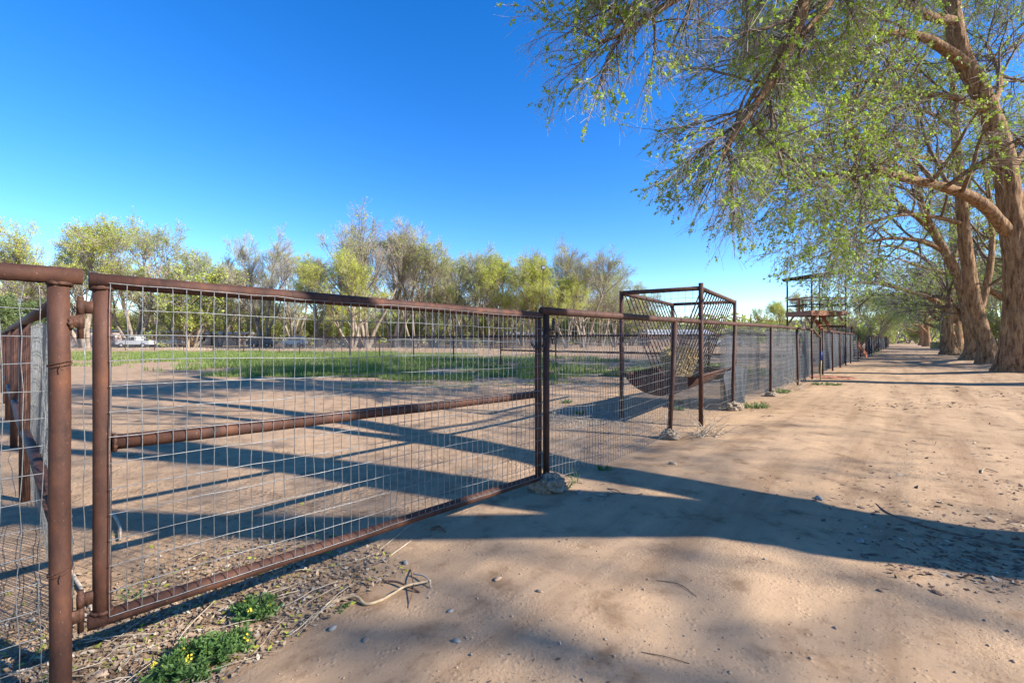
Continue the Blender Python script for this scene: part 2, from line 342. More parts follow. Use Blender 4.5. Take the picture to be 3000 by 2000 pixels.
def axis(lo, hi, d, end0, end1, g=1.075):
    a = list(np.arange(lo, hi + d / 2, d)); s = d
    b = [hi]; 
    while b[-1] < end1: s *= g; b.append(b[-1] + s)
    s = d; c = [lo]
    while c[-1] > end0: s *= g; c.append(c[-1] - s)
    return np.array(c[:0:-1] + a + b[1:])
gx = axis(-3.6, 7.6, 0.055, -420, 520); gy = axis(1.0, 7.6, 0.055, -90, 900)
GX, GY = np.meshgrid(gx, gy); GZ = gz(GX, GY)
idx = np.arange(GX.size).reshape(GX.shape)
quads = np.stack([idx[:-1, :-1], idx[:-1, 1:], idx[1:, 1:], idx[1:, :-1]], -1).reshape(-1, 4)
cxm = (GX[:-1, :-1] + GX[1:, 1:]).ravel() / 2; cym = (GY[:-1, :-1] + GY[1:, 1:]).ravel() / 2
lw = lane_w(cxm, cym); ls = (cxm - P1[0]) * FD[0] + (cym - P1[1]) * FD[1]
lane = (lw > -0.02) & (lw < 9.5) & (ls < 160)
V = np.stack([GX, GY, GZ], -1).reshape(-1, 3)
for nm, sel, lab, cat in (("dirt_lane", lane, "pale brown dirt lane with tyre ruts beside the pipe fence", "lane"),
                          ("ground", ~lane, "bare sandy brown ground of the pens and beyond", "ground")):
    q = quads[sel]; used = np.unique(q); remap = np.zeros(len(V), np.int64); remap[used] = np.arange(len(used))
    o = MB().add(V[used], remap[q]).build(nm, M['lane'] if nm == 'dirt_lane' else M['dirt']); tag(o, lab, cat, kind="structure")
# ------------------------------------------------------------------ wire mesh panels and pipe
def wire_mesh(mb, A, B, zs, dt, r, off=0.0, nrm2=None, warp=None, jit=0.0015, seed=0, tseg=None, kside=4, t0=0.0, t1=None):
    "welded mesh between plan points A and B: upright wires every dt, level wires at heights zs (array or function of t)"
    rg = np.random.default_rng(seed)
    A = np.asarray(A, float); B = np.asarray(B, float); L = np.linalg.norm(B - A); d = (B - A) / L
    n = np.array([d[1], -d[0]]) if nrm2 is None else nrm2
    t1 = L if t1 is None else t1
    ts = np.arange(t0, t1 + 1e-6, dt)
    def pos(t, z):
        o = off; dz = 0.0; s = 0.0
        if warp is not None:
            o2, dz, s = warp(t, z); o = off + o2
        x = A[0] + d[0] * (t + s) + n[0] * o; y = A[1] + d[1] * (t + s) + n[1] * o
        return np.stack(np.broadcast_arrays(x, y, z + dz), -1)
    zarr = np.asarray(zs)
    # upright wires
    nz = len(zarr); Zv = np.broadcast_to(zarr, (len(ts), nz)); Tv = np.broadcast_to(ts[:, None], (len(ts), nz)).copy()
    Tv += rg.normal(0, jit, Tv.shape) + (rg.random((len(ts), 1)) - 0.5) * jit * 2
    kink = rg.random(Tv.shape) < 0.03; Tv += kink * rg.normal(0, jit * 3.5, Tv.shape)
    P = pos(Tv, Zv); P[..., 0] += rg.normal(0, jit * 0.4, Tv.shape)
    mb.tubes(P, np.full(P.shape[:2], r), kside)
    # level wires
    m = tseg or max(3, int((t1 - t0) / 0.10)); th = np.linspace(t0 - 0.004, t1 + 0.004, m)
    Ph = pos(np.broadcast_to(th, (nz, m)), np.broadcast_to(zarr[:, None], (nz, m)))
    Ph[..., 2] += rg.normal(0, jit * 0.8, Ph.shape[:2]); Ph[..., :2] += n * (r * 1.6)
    mb.tubes(Ph, np.full(Ph.shape[:2], r), kside)
    return mb
def pipe(mb, a, b, r, k=16, n=2, wob=0.0, seed=0):
    a = np.asarray(a, float); b = np.asarray(b, float); t = np.linspace(0, 1, max(2, n))[:, None]
    p = a + (b - a) * t
    if wob: p = p + np.random.default_rng(seed).normal(0, wob, p.shape)
    return mb.tube(p, r, k)
def weld(mb, c, ax, r, seed):
    "lumpy weld bead round a joint"
    rg = np.random.default_rng(seed); ax = nrm(np.asarray(ax, float)); u = nrm(np.cross(ax, [0.3, 0.5, 0.8])); w = np.cross(ax, u)
    a = np.linspace(0, 2 * math.pi, 28, endpoint=False)
    p = np.asarray(c) + r * (np.cos(a)[:, None] * u + np.sin(a)[:, None] * w) + rg.normal(0, 0.0015, (28, 3))
    return mb.tube(p, 0.006 + rg.random(28) * 0.004, 6, closed=True)

# ------------------------------------------------------------------ the gate
GL = np.array([-1.638, 1.818]); GR = np.array([0.2195, 3.80])
gd = (GR - GL); gL = np.linalg.norm(gd); gd = gd / gL; gn = np.array([gd[1], -gd[0]])      # gn: towards the camera side
def gp(t, z, o=0.0):
    sag = -0.036 * t / gL
    return np.array([GL[0] + gd[0] * t + gn[0] * o, GL[1] + gd[1] * t + gn[1] * o, z + sag])
gate = empty("farm_gate", (GL[0], GL[1], float(gz(*GL))), "long rusted pipe gate filled with welded wire mesh", "gate")
b = MB(); pipe(b, gp(-0.040, 1.482), gp(gL + 0.028, 1.482), 0.0305, 20, 8, 0.0012, 1); b.build("top_rail", M['rust'], gate)
b = MB(); pipe(b, gp(0, 0.115), gp(0, 1.455), 0.029, 20, 6, 0.0008, 2); b.build("hinge_stile", M['rust'], gate)
b = MB(); pipe(b, gp(gL, 0.150), gp(gL, 1.450), 0.029, 16, 4, 0.0008, 3); b.build("latch_stile", M['rust'], gate)
b = MB(); pipe(b, gp(0.030, 0.832), gp(gL - 0.02, 0.832), 0.0305, 20, 8, 0.0015, 4); b.build("middle_rail", M['rust'], gate)
b = MB(); pipe(b, gp(-0.040, 0.137), gp(gL + 0.030, 0.137), 0.0305, 20, 8, 0.0015, 5); b.build("bottom_rail", M['rust'], gate)
for q, (t, z, ax) in enumerate(((0, 1.452, (0, 0, 1)), (0, 0.168, (0, 0, 1)), (0.037, 0.832, (*gd, 0)), (gL - 0.026, 0.832, (*gd, 0)))):
    b = MB(); weld(b, gp(t, z), ax, 0.0295 if q < 2 else 0.031, q); b.build("weld_bead", M['weld'], gate)
b = MB()
def gwarp(t, z): return 0.004 * np.sin(t * 2.1 + z * 3), -0.036 * t / gL + 0.003 * np.sin(t * 5.0), 0.0
wire_mesh(b, GL, GR, 1.470 - 0.1016 * np.arange(13, -1, -1), 0.0508, 0.0019, 0.034, gn, gwarp, 0.0016, 5, t0=0.022, t1=gL + 0.02)
b.build("wire_mesh", M['wire'], gate)
# hinges: a barrel on the stile above a pin barrel on the post, joined by plates
LP = np.array([-1.715, 1.725])
hp = (GL * 0.48 + LP * 0.52)
for zc, up in ((1.345, 1), (0.205, -1)):
    h = MB(); c = np.array([hp[0], hp[1], zc])
    pipe(h, c + [0, 0, 0.004], c + [0, 0, 0.056], 0.0125, 14); h.box((c + gp(0, zc)) / 2 + [0, 0, 0.030], (0.055, 0.018, 0.048), (*gd, 0)); h.build("hinge", M['weld'], gate)

# ------------------------------------------------------------------ fence on the hinge side
lz = float(gz(*LP))
hf = empty("corner_fence", (LP[0], LP[1], lz), "rusted corner post and wire mesh fence that carries the gate hinges", "fence")
post = MB(); pipe(post, (LP[0] + 0.004, LP[1], lz - 0.25), (LP[0] - 0.004, LP[1], 1.466), 0.0315, 24, 8, 0.0012, 6); post.build("corner_post", M['rust'], hf)
LB = LP - FD * 2.9
b = MB(); pipe(b, (*(LP + FD * 0.062), 1.494), (*LB, 1.475), 0.0315, 20, 8, 0.0015, 7); b.build("top_rail", M['rust'], hf)
b = MB(); pipe(b, (*LB, -0.3), (*LB, 1.45), 0.04, 16); b.build("post", M['rust'], hf)
b = MB(); weld(b, (LP[0], LP[1], 1.46), (0, 0, 1), 0.032, 3); b.build("weld_bead", M['weld'], hf); b = MB(); weld(b, (LP[0] + gd[0] * 0.029, LP[1] + gd[1] * 0.029, 1.31), (*gd, 0), 0.02, 8); b.build("weld_bead", M['weld'], hf)
for zc in (1.345, 0.205):
    h = MB(); c = np.array([hp[0], hp[1], zc]); pipe(h, c + [0, 0, -0.052], c + [0, 0, 0.001], 0.0120, 14); pipe(h, c + [0, 0, -0.092], c + [0, 0, 0.07], 0.0098, 12)
    h.box((c + np.array([*LP, zc])) / 2 + [0, 0, -0.026], (0.055, 0.018, 0.046), (*gd, 0)); h.build("hinge_pin", M['weld'], hf)
for zc, sd in ((1.155, 1), (0.37, 2)):
    rg = np.random.default_rng(sd); h = MB()
    for q in range(2):
        a = np.linspace(0, 2 * math.pi, 30, endpoint=False); rr = 0.0332 + rg.random(30) * 0.002
        h.tube(np.stack([LP[0] + rr * np.cos(a), LP[1] + rr * np.sin(a), zc + q * 0.006 + 0.008 * np.sin(a + q)], -1), 0.0019, 5, closed=True)
    h.tube(np.array([[LP[0] + gn[0] * 0.035, LP[1] + gn[1] * 0.035, zc], [LP[0] + gn[0] * 0.042, LP[1] + gn[1] * 0.042, zc - 0.012], [LP[0] + gn[0] * 0.046 + 0.01, LP[1] + gn[1] * 0.046, zc - 0.02]]), 0.0019, 5)
    h.build("tie_wire", M['weld'], hf)
FNc = FN
wire_mesh(b := MB(), LP, LB, 1.463 - 0.1016 * np.arange(15, -1, -1), 0.0508, 0.0017, 0.0, None, lambda t, z: (0.008 * np.sin(t * 4 + 1), 0.006 * np.sin(t * 3.0), 0.006 * np.sin(z * 5)), 0.002, 9, t0=0.048)
b.build("wire_mesh", M['wire'], hf)
b = MB(); lw_ = LP + FD * 0.068
b.tube(np.array([[lw_[0] + 0.004 * math.sin(q * 1.3), lw_[1], 1.24 - q * 0.07] for q in range(13)]), 0.0018, 5); b.build("loose_wire", M['wire'], hf)

# side fence running back from the corner post
SD = np.array([-0.753, 0.658])
sf = empty("side_fence", (LP[0] + SD[0] * 0.1, LP[1] + SD[1] * 0.1, float(gz(*LP))), "pipe and mesh fence running back from the corner post, seen edge on", "fence")
SE = LP + SD * 16
b = MB(); pipe(b, (*(LP + SD * 0.04), 1.387), (*SE, 1.40), 0.029, 16, 10, 0.003, 11); b.build("top_rail", M['rust2'], sf)
b = MB(); pipe(b, (*(LP + SD * 0.04), 0.53), (*SE, 0.55), 0.029, 16, 10, 0.004, 12); b.build("middle_rail", M['rust2'], sf)
for q, t in enumerate((2.75, 5.4, 8.1, 10.8, 13.5)):
    pq = LP + SD * t; b = MB(); pipe(b, (*pq, float(gz(*pq)) - 0.2), (pq[0] + 0.01 * (q % 2), pq[1], 1.375), 0.032, 16); b.build("post", M['rust2'], sf)
b = MB(); SN = np.array([0.658, 0.753])
for (ta, tb, sd, of_) in ((0.05, 2.75, 1, 0.034), (2.75, 8.0, 2, 0.05), (0.4, 2.7, 3, 0.05)):
    wire_mesh(b, LP, SE, 1.36 - 0.1016 * np.arange(14, -1, -1) * (1.0), 0.0508, 0.0019, of_, SN,
              lambda t, z: (0.012 * np.sin(t * 2.3) ** 2 + 0.008 * np.sin(z * 5 + t), 0.010 * np.sin(t * 6), 0.012 * np.sin(z * 4 + t * 3)), 0.004, 20 + sd, t0=ta, t1=tb)
b.build("wire_mesh", M['wire'], sf)

# ------------------------------------------------------------------ the long fence along the lane
def lane_pt(Y): return P1 + FD * ((Y - P1[1]) / FD[1])
def lump(mb, c, rx, ry, rz, seed, n=14, amp=0.28, fq=3.0):
    "a rough stone-like lump"
    th = np.linspace(0, math.pi, n); ph = np.linspace(0, 2 * math.pi, 2 * n, endpoint=False)
    T, Ph = np.meshgrid(th, ph, indexing='ij'); d = np.stack([np.sin(T) * np.cos(Ph), np.sin(T) * np.sin(Ph), np.cos(T)], -1)
    f = 1 + amp * (fbm(d[..., 0] * fq + seed * 3.1, d[..., 1] * fq + seed, d[..., 2] * fq, 4) - 0.5) * 2
    Vv = np.asarray(c) + d * f[..., None] * np.array([rx, ry, rz])
    ix = np.arange(n * 2 * n).reshape(n, 2 * n); A = ix[:-1]; B = ix[1:]
    Q = np.stack([A, np.roll(A, -1, 1), np.roll(B, -1, 1), B], -1).reshape(-1, 4)
    return mb.add(Vv, Q[:, ::-1])
RAILZ = 1.490
near = empty("lane_fence", (P1[0], P1[1], float(gz(*P1))), "rusted pipe fence with galvanised mesh between the gate and the shade cloth opening", "fence")
PN = [np.array([P1[0], P1[1]]), np.array([2.10, 5.86]), np.array([4.02, 8.20]), np.array([5.80, 10.18])] + [lane_pt(y) for y in (12.5, 14.4)]
rz = [1.490, 1.500, 1.530, 1.548, 1.555, 1.560]
lean = [(0, 0), (-0.09, -0.03), (-0.07, -0.02), (-0.02, 0.0), (0.02, 0), (0.01, 0)]
foot = [(0.130, 0.12, 0.095), (0.105, 0.10, 0.080), (0.16, 0.12, 0.10), (0.12, 0.10, 0.065), None, None]
for q, p in enumerate(PN):
    bx_, by_ = p[0] + lean[q][0], p[1] + lean[q][1]
    b = MB(); pipe(b, (bx_, by_, float(gz(bx_, by_)) - 0.1), (p[0], p[1], rz[q] - 0.022), 0.0285 if q != 1 else 0.031, 16, 3); po = b.build("post", M['rust2'], near)
    if foot[q]:
        fx, fy, fz = foot[q]; b = MB(); lump(b, (bx_ + 0.01, by_ - 0.02, float(gz(bx_, by_)) + fz * 0.45), fx * 1.12, fy * 1.12, fz, q + 2, 34, 0.42, 5.0); b.build("footing", M['concrete'], po)
rail_pts = np.array([[P1[0] - FD[0] * 0.062, P1[1] - FD[1] * 0.062, rz[0]]] + [[p[0], p[1], z] for p, z in zip(PN, rz)][1:])
b = MB(); b.tube(catmull(rail_pts, 40), 0.033, 18); b.build("top_rail", M['rust2'], near)
b = MB(); a = np.linspace(0, 2 * math.pi, 20, endpoint=False); e = rail_pts[0]
b.tube(np.stack([e[0] - 0.001 + FN[0] * 0.026 * np.cos(a), e[1] - 0.001 + FN[1] * 0.026 * np.cos(a), e[2] + 0.026 * np.sin(a)], -1), 0.007, 6, closed=True); b.build("pipe_rim", M['rust2'], near)
for q in range(5):
    A, B = PN[q], PN[q + 1]; L = np.linalg.norm(B - A)
    def wr(t, z, q=q, L=L):
        s = np.clip(t / L, 0, 1); m = np.sin(s * math.pi)
        bul = {0: -0.02, 1: -0.13, 2: 0.05, 3: 0.05, 4: 0.04}[q] * m * (0.4 + 0.6 * np.sin(np.clip(z, 0, 1.5) / 1.5 * math.pi))
        dz = (-0.045 * m if q == 0 else 0) + (0.075 * np.exp(-((s - 0.60) / 0.10) ** 2) - 0.03 * m if q == 1 else 0) - 0.02 * m
        dz = dz + (rz[q] - 1.49) * (1 - s) + (rz[q + 1] - 1.49) * s + 0.006 * np.sin(t * 3.3 + z * 2)
        return bul, dz, 0.02 * np.sin(z * 3) * m
    nr = 15
    b = MB(); wire_mesh(b, A, B, 1.467 - 0.1016 * np.arange(nr - 1, -1, -1), 0.0508, 0.0021, -0.034, FN, wr, 0.0022, 30 + q, t0=0.03, kside=4 if q < 3 else 3)
    b.build("wire_mesh", M['wire_dull'] if q < 2 else M['wire'], near)
# chain between gate and first post
def chain(path, pitch, name, label):
    P = catmull(path, 200); seg = np.r_[0, np.cumsum(np.linalg.norm(np.diff(P, axis=0), axis=1))]
    n = int(seg[-1] / pitch); mb = MB()
    for q in range(n):
        s0, s1 = q * pitch, (q + 1) * pitch; c = np.array([np.interp((s0 + s1) / 2, seg, P[:, i]) for i in range(3)])
        t = nrm(np.array([np.interp(s1, seg, P[:, i]) - np.interp(s0, seg, P[:, i]) for i in range(3)]))
        u = nrm(np.cross(t, [0.2, 0.4, 0.9])); w = np.cross(t, u); side = u if q % 2 else w
        a = np.linspace(0, 2 * math.pi, 12, endpoint=False)
        mb.tube(c + t * np.cos(a)[:, None] * pitch * 0.72 + side * np.sin(a)[:, None] * pitch * 0.38, pitch * 0.14, 5, closed=True)
    o = mb.build(name, M['chain'], None, origin=path[0]); return tag(o, label, "chain")
g1 = gp(gL, 1.235); 
chain([g1 + [-0.055, -0.01, 0.02], g1 + [-0.03, -0.075, -0.015], g1 + [0.03, -0.075, -0.01], (P1[0] - 0.005, P1[1] - 0.06, 1.285), (P1[0] + 0.05, P1[1] - 0.05, 1.36), (P1[0] + 0.062, P1[1] + 0.012, 1.425), (P1[0] + 0.066, P1[1] + 0.03, 1.40), (P1[0] + 0.056, P1[1] + 0.0, 1.30), (P1[0] + 0.05, P1[1] - 0.01, 1.19)], 0.030, "chain", "dark steel chain looped round the gate stile and the first fence post")

# far continuation of the lane fence
FZ = 1.56
far = empty("far_lane_fence", (*lane_pt(16.2), float(gz(*lane_pt(16.2)))), "rusted pipe fence beyond the opening, hung with grey shade cloth", "fence")
YF = [16.2, 18.3, 20.3, 22.1, 23.9, 27.4, 33.0, 35.2, 37.4, 40, 43, 46, 50, 54, 58, 63, 68]
for q, y in enumerate(YF):
    p = lane_pt(y); b = MB(); pipe(b, (*p, float(gz(*p)) - 0.1), (*p, FZ + (0.06 if q == 0 else -0.02)), 0.03, 10); b.build("post", M['rust2'], far)
b = MB(); b.tube(np.array([[*lane_pt(y), FZ] for y in YF[:6]]), 0.033, 12); b.build("top_rail", M['rust2'], far)
b = MB(); b.tube(np.array([[*lane_pt(y), FZ] for y in YF[6:]]), 0.033, 10); b.build("top_rail", M['rust2'], far)
for q in range(6):
    if q == 5: continue
    A, B = lane_pt(YF[q]), lane_pt(YF[q + 1]); b = MB()
    wire_mesh(b, A, B, 1.52 - 0.1016 * np.arange(14, -1, -1), 0.1016, 0.0022, -0.036, FN, lambda t, z: (0.02 * np.sin(t * 2), 0.01 * np.sin(t * 3), 0), 0.002, 50 + q, t0=0.03, kside=3); b.build("wire_mesh", M['wire'], far)

# ------------------------------------------------------------------ shade cloth hung inside the fence
def cloth(A, B, ztop, zbot, off, seed, label, m='cloth', sagtop=0.0, fold=0.05, nx=60, nz=24, name="shade_cloth", trim=None, group=None):
    rg = np.random.default_rng(seed); A = np.asarray(A, float); B = np.asarray(B, float); d = B - A; L = np.linalg.norm(d); d /= L; n = np.array([d[1], -d[0]])
    s = np.linspace(0, 1, nx); h = np.linspace(0, 1, nz); S, H = np.meshgrid(s, h)
    f = fold * (np.sin(S * L * 9 + 2 * np.sin(S * 5 + seed)) * (0.3 + 0.7 * H) + 0.6 * np.sin(S * L * 23 + seed * 2 + H * 2) * H)
    top = ztop - sagtop * np.sin(S * math.pi) - (0.05 * vnoise(S * 4, seed, 0.1))
    bot = zbot + 0.06 * vnoise(S * 5, seed + 3.3, 0.2) + (trim(S) if trim else 0)
    Z = top + (bot - top) * H; X = A[0] + d[0] * L * S - n[0] * (off + f); Yy = A[1] + d[1] * L * S - n[1] * (off + f)
    mb = MB().sheet(np.stack([X, Yy, Z], -1)); o = mb.build(name, M[m], None, origin=(A[0], A[1], zbot)); return tag(o, label, "shade cloth", group)
cloth(PN[2] + FD * 0.05, PN[3] - FD * 0.03, 1.47, 0.08, 0.24, 1, "thin grey shade cloth behind the mesh in the bay above the folded cloth")
cloth(PN[3] + FD * 0.04, PN[4] - FD * 0.04, 1.49, 0.08, 0.10, 2, "grey shade cloth with a small torn hole near its top edge")
cloth(PN[4] + FD * 0.04, PN[5] - FD * 0.04, 1.50, 0.07, 0.10, 3, "grey shade cloth hung in the last bay before the fence opening", fold=0.06)
for q, nm in enumerate(("grey shade cloth in the first bay past the leaning panel", "pale grey shade cloth hanging in deep folds past the leaning panel", "grey shade cloth in the bay before the narrow cloth strip", "narrow grey shade cloth strip beside the tower's fence bay")):
    cloth(lane_pt(YF[q]) + FD * 0.05, lane_pt(YF[q + 1]) - FD * 0.05, 1.53, 0.06, 0.09, 10 + q, nm, fold=0.08, nx=40, nz=12)
cloth(lane_pt(23.95), lane_pt(26.0), 1.5, 0.1, 0.09, 20, "loose grey shade cloth sheet ending at the gap by the red steps", fold=0.05, nx=30, nz=10)
for q in range(6, 16):
    cloth(lane_pt(YF[q]), lane_pt(YF[q + 1]), 1.53, 0.06, 0.08, 30 + q, "dark grey shade cloth on a far fence bay beyond the red steps", m='cloth_black' if q % 3 == 0 else 'cloth', fold=0.05, nx=24, nz=6, group="shade cloths on the far fence bays")
# folded cloth standing against the fence between the third and fourth posts
A = PN[2] - FD * 0.28; B = PN[2] + FD * 1.45
fc = cloth(A, B, 0.64, 0.02, 0.14, 5, "bunched blue grey shade cloth slumped against the mesh", m='cloth_fold', sagtop=-0.12, fold=0.075, nx=130, nz=26, name="folded_cloth")
# leaning panel in the opening
lp0 = lane_pt(14.55); lp1 = lane_pt(15.9)
pan = empty("leaning_panel", (*lp0, float(gz(*lp0))), "pipe panel tilted in the fence opening with torn black cloth", "panel")
b = MB(); pipe(b, (*lp0, 1.55), (*lp1, 1.30), 0.028, 10); pipe(b, (*lp1, 1.30), (*(lp1 - FD * 0.22), 0.02), 0.028, 10); b.build("frame", M['rust2'], pan)
s, h = np.meshgrid(np.linspace(0, 1, 30), np.linspace(0, 1, 20)); rg = np.random.default_rng(4)
Gx = lp0[0] + (lp1[0] - lp0[0]) * s * (1 - 0.1 * h); Gy = lp0[1] + (lp1[1] - lp0[1]) * s * (1 - 0.1 * h)
Gz = (1.52 - 0.25 * s) * (1 - h) + h * (0.75 - 0.55 * s)
b = MB().sheet(np.stack([Gx - FN[0] * 0.03, Gy - FN[1] * 0.03 + 0.03 * np.sin(s * 14), Gz], -1)); b.build("torn_cloth", M['cloth_black'], pan)
# ------------------------------------------------------------------ hay feeder
fa = np.array([0.57, 0.82]); fa = nrm(fa); fb = np.array([-fa[1], fa[0]])
F0 = np.array([2.735, 6.585]); FLn, FWd, FTop = 2.90, 1.20, 2.02
fdr = empty("hay_feeder", (F0[0], F0[1], float(gz(*F0))), "tall rusted hay feeder with slanted bars over a curved trough", "hay feeder")
def fp(a, bb, z): 
    p = F0 + fa * a + fb * bb; return np.array([p[0], p[1], z])
for (a, bb) in ((0, 0), (FLn, 0), (FLn, FWd), (0, FWd)):
    p = fp(a, bb, 0); b = MB(); pipe(b, (p[0], p[1], float(gz(p[0], p[1])) - 0.12), (p[0], p[1], FTop + (0.045 if a == 0 and bb == 0 else 0.0)), 0.033, 16); b.build("post", M['rust2'], fdr)
for nm, A, B in (("end_rail", (0.04, 0), (0, 0)),): pass
b = MB(); pipe(b, fp(0, 0.02, FTop - 0.03), fp(0, FWd - 0.02, FTop - 0.03), 0.033, 14); b.build("end_rail", M['rust2'], fdr)
b = MB(); pipe(b, fp(FLn, 0.02, FTop - 0.03), fp(FLn, FWd - 0.02, FTop - 0.03), 0.033, 14); b.build("end_rail", M['rust2'], fdr)
b = MB(); pipe(b, fp(0.02, 0, FTop - 0.035), fp(FLn - 0.02, 0, FTop - 0.035), 0.034, 14); b.build("side_rail", M['rust2'], fdr)
b = MB(); pipe(b, fp(0.02, FWd, FTop - 0.035), fp(FLn - 0.02, FWd, FTop - 0.035), 0.034, 14); b.build("side_rail", M['rust2'], fdr)
nb = 15
for side, bb, be in ((0, 0.0, 0.52), (1, FWd, 0.68)):
    for q in range(nb):
        a = 0.10 + (FLn - 0.2) * q / (nb - 1); b = MB(); pipe(b, fp(a, bb + (0.02 if side == 0 else -0.02), FTop - 0.05), fp(a, be, 0.66), 0.0105, 7); b.build("rack_bar", M['rust2'], fdr)
for a in (0.05, FLn - 0.05):      # wire panels closing both ends of the rack
    A = fp(a, 0.03, 0)[:2]; B = fp(a, FWd - 0.03, 0)[:2]; b = MB()
    wire_mesh(b, A, B, np.arange(0.95, 1.98, 0.1016), 0.1016, 0.0024, 0.0, None, None, 0.004, 77); b.build("end_mesh", M['wire_dull'], fdr)
# curved trough: part of a cylinder wall with flat end plates
nS = 26; th = np.linspace(-1, 1, nS); prof_b = FWd / 2 + th * (FWd / 2 - 0.05); prof_z = 0.70 - 0.30 * (1 - th ** 2) ** 0.75
mb = MB(); rows = []
for a in np.linspace(-0.02, FLn + 0.02, 8): rows.append([fp(a, x, z) for x, z in zip(prof_b, prof_z)])
outer = np.array(rows); inner = outer + np.array([0, 0, 0.012]); mb.sheet(outer); mb.sheet(inner[:, ::-1])
tr = mb.build("trough", M['tank'], fdr)
for a in (-0.022, FLn + 0.022):
    top = np.array([fp(a, x, 0.705) for x in prof_b]); bot = np.array([fp(a, x, z - 0.004) for x, z in zip(prof_b, prof_z)]); d3 = np.array([*fa, 0]) * 0.006
    b = MB(); b.sheet(np.stack([top - d3, bot - d3])); b.sheet(np.stack([top + d3, bot + d3])[:, ::-1]); b.sheet(np.stack([bot - d3, bot + d3])); b.sheet(np.stack([top - d3, top + d3])); b.build("end_plate", M['tank'], tr, smooth=False)
for bb in (0.05, FWd - 0.05):
    b = MB(); pipe(b, fp(-0.02, bb, 0.705), fp(FLn + 0.02, bb, 0.705), 0.018, 10); b.build("rim", M['rust2'], tr)
# hay left in the rack
rg = np.random.default_rng(12)
hay = MB(); n = 16000
a = rg.uniform(0.55, 1.75, n); z0 = rg.uniform(0.66, 1.10, n) - 0.18 * np.abs(a - 1.1); wmax = 0.03 + (z0 - 0.66) * 0.42
bb = FWd / 2 + rg.uniform(-1, 1, n) * wmax
c = np.stack([F0[0] + fa[0] * a + fb[0] * bb, F0[1] + fa[1] * a + fb[1] * bb, z0], -1)
dd = nrm(rg.normal(0, 1, (n, 3)) * np.array([0.5, 0.5, 1.2])); ln = rg.uniform(0.06, 0.2, (n, 1)); w = nrm(np.cross(dd, rg.normal(0, 1, (n, 3)))) * 0.004
Vv = np.stack([c - dd * ln / 2 - w, c - dd * ln / 2 + w, c + dd * ln / 2 + w, c + dd * ln / 2 - w], 1)
hay.add(Vv, np.arange(4 * n).reshape(n, 4))
o = hay.build("hay", M['straw'], None, smooth=False, origin=fp(1.1, FWd / 2, 0.7)); tag(o, "clump of yellow hay left at the bottom of the feeder rack", "hay", kind="stuff")
# old straw on the ground under the feeder
rg = np.random.default_rng(13); n = 5000; x = rg.normal(1.1, 0.55, n); y = rg.normal(7.4, 0.5, n); z = gz(x, y) + 0.008
c = np.stack([x, y, z], -1); dd = nrm(np.stack([rg.normal(0, 1, n), rg.normal(0, 1, n), rg.normal(0, 0.12, n)], -1)); ln = rg.uniform(0.04, 0.16, (n, 1)); w = nrm(np.cross(dd, [0, 0, 1.0])) * 0.0025
Vv = np.stack([c - dd * ln / 2 - w, c - dd * ln / 2 + w, c + dd * ln / 2 + w, c + dd * ln / 2 - w], 1)
o = MB().add(Vv, np.arange(4 * n).reshape(n, 4)).build("scattered_straw", M['dry_stalk'], None, smooth=False); tag(o, "old straw scattered on the ground in front of the feeder", "straw", kind="stuff")
# ------------------------------------------------------------------ trees
def bark_tube(mb, path, k=32, step=0.09, amp=0.10, flare=None, seed=0):
    "furrowed tube along rows x,y,z,r"
    path = np.asarray(path, float); L = np.linalg.norm(np.diff(path[:, :3], axis=0), axis=1).sum(); n = max(6, int(L / step))
    C = catmull(path, n); P = C[:, :3]; R = np.maximum(C[:, 3], 0.01)
    tan = nrm(np.gradient(P, axis=0)); b = np.zeros_like(P); b[0] = nrm(np.cross(tan[0], [0.1, 1.0, 0.05]))
    for i in range(1, n):
        v = b[i-1] - tan[i] * np.dot(b[i-1], tan[i]); b[i] = v / np.linalg.norm(v)
    c = np.cross(tan, b); a = np.arange(k) / k * 2 * math.pi
    dirs = b[:, None] * np.cos(a)[None, :, None] + c[:, None] * np.sin(a)[None, :, None]
    s = np.r_[0, np.cumsum(np.linalg.norm(np.diff(P, axis=0), axis=1))]
    Rr = np.broadcast_to(R[:, None], (n, k)).copy()
    if flare:
        fa_, fh = flare; lob = 0.55 + 0.9 * vnoise(np.cos(a) * 1.7 + seed, np.sin(a) * 1.7 + 3 + seed, 0.4)
        Rr *= 1 + fa_ * np.exp(-s / fh)[:, None] * lob[None, :]
    X = P[:, None] + dirs * Rr[..., None]
    f1 = 1 - np.abs(fbm(X[..., 0] * 7, X[..., 1] * 7, X[..., 2] * 1.5 + seed, 3) - 0.5) * 4
    f2 = fbm(X[..., 0] * 1.3 + seed, X[..., 1] * 1.3, X[..., 2] * 0.9, 2) - 0.5
    f3 = fbm(X[..., 0] * 17, X[..., 1] * 17, X[..., 2] * 5 + seed, 2) - 0.5
    dsp = amp * np.minimum(Rr, 0.5) * (0.55 * f1 + 1.2 * f2 + 0.8 * f3)
    X = X + dirs * dsp[..., None]
    ix = np.arange(n * k).reshape(n, k); A = ix[:-1]; B = ix[1:]
    return mb.add(X, np.stack([A, np.roll(A, -1, 1), np.roll(B, -1, 1), B], -1).reshape(-1, 4))
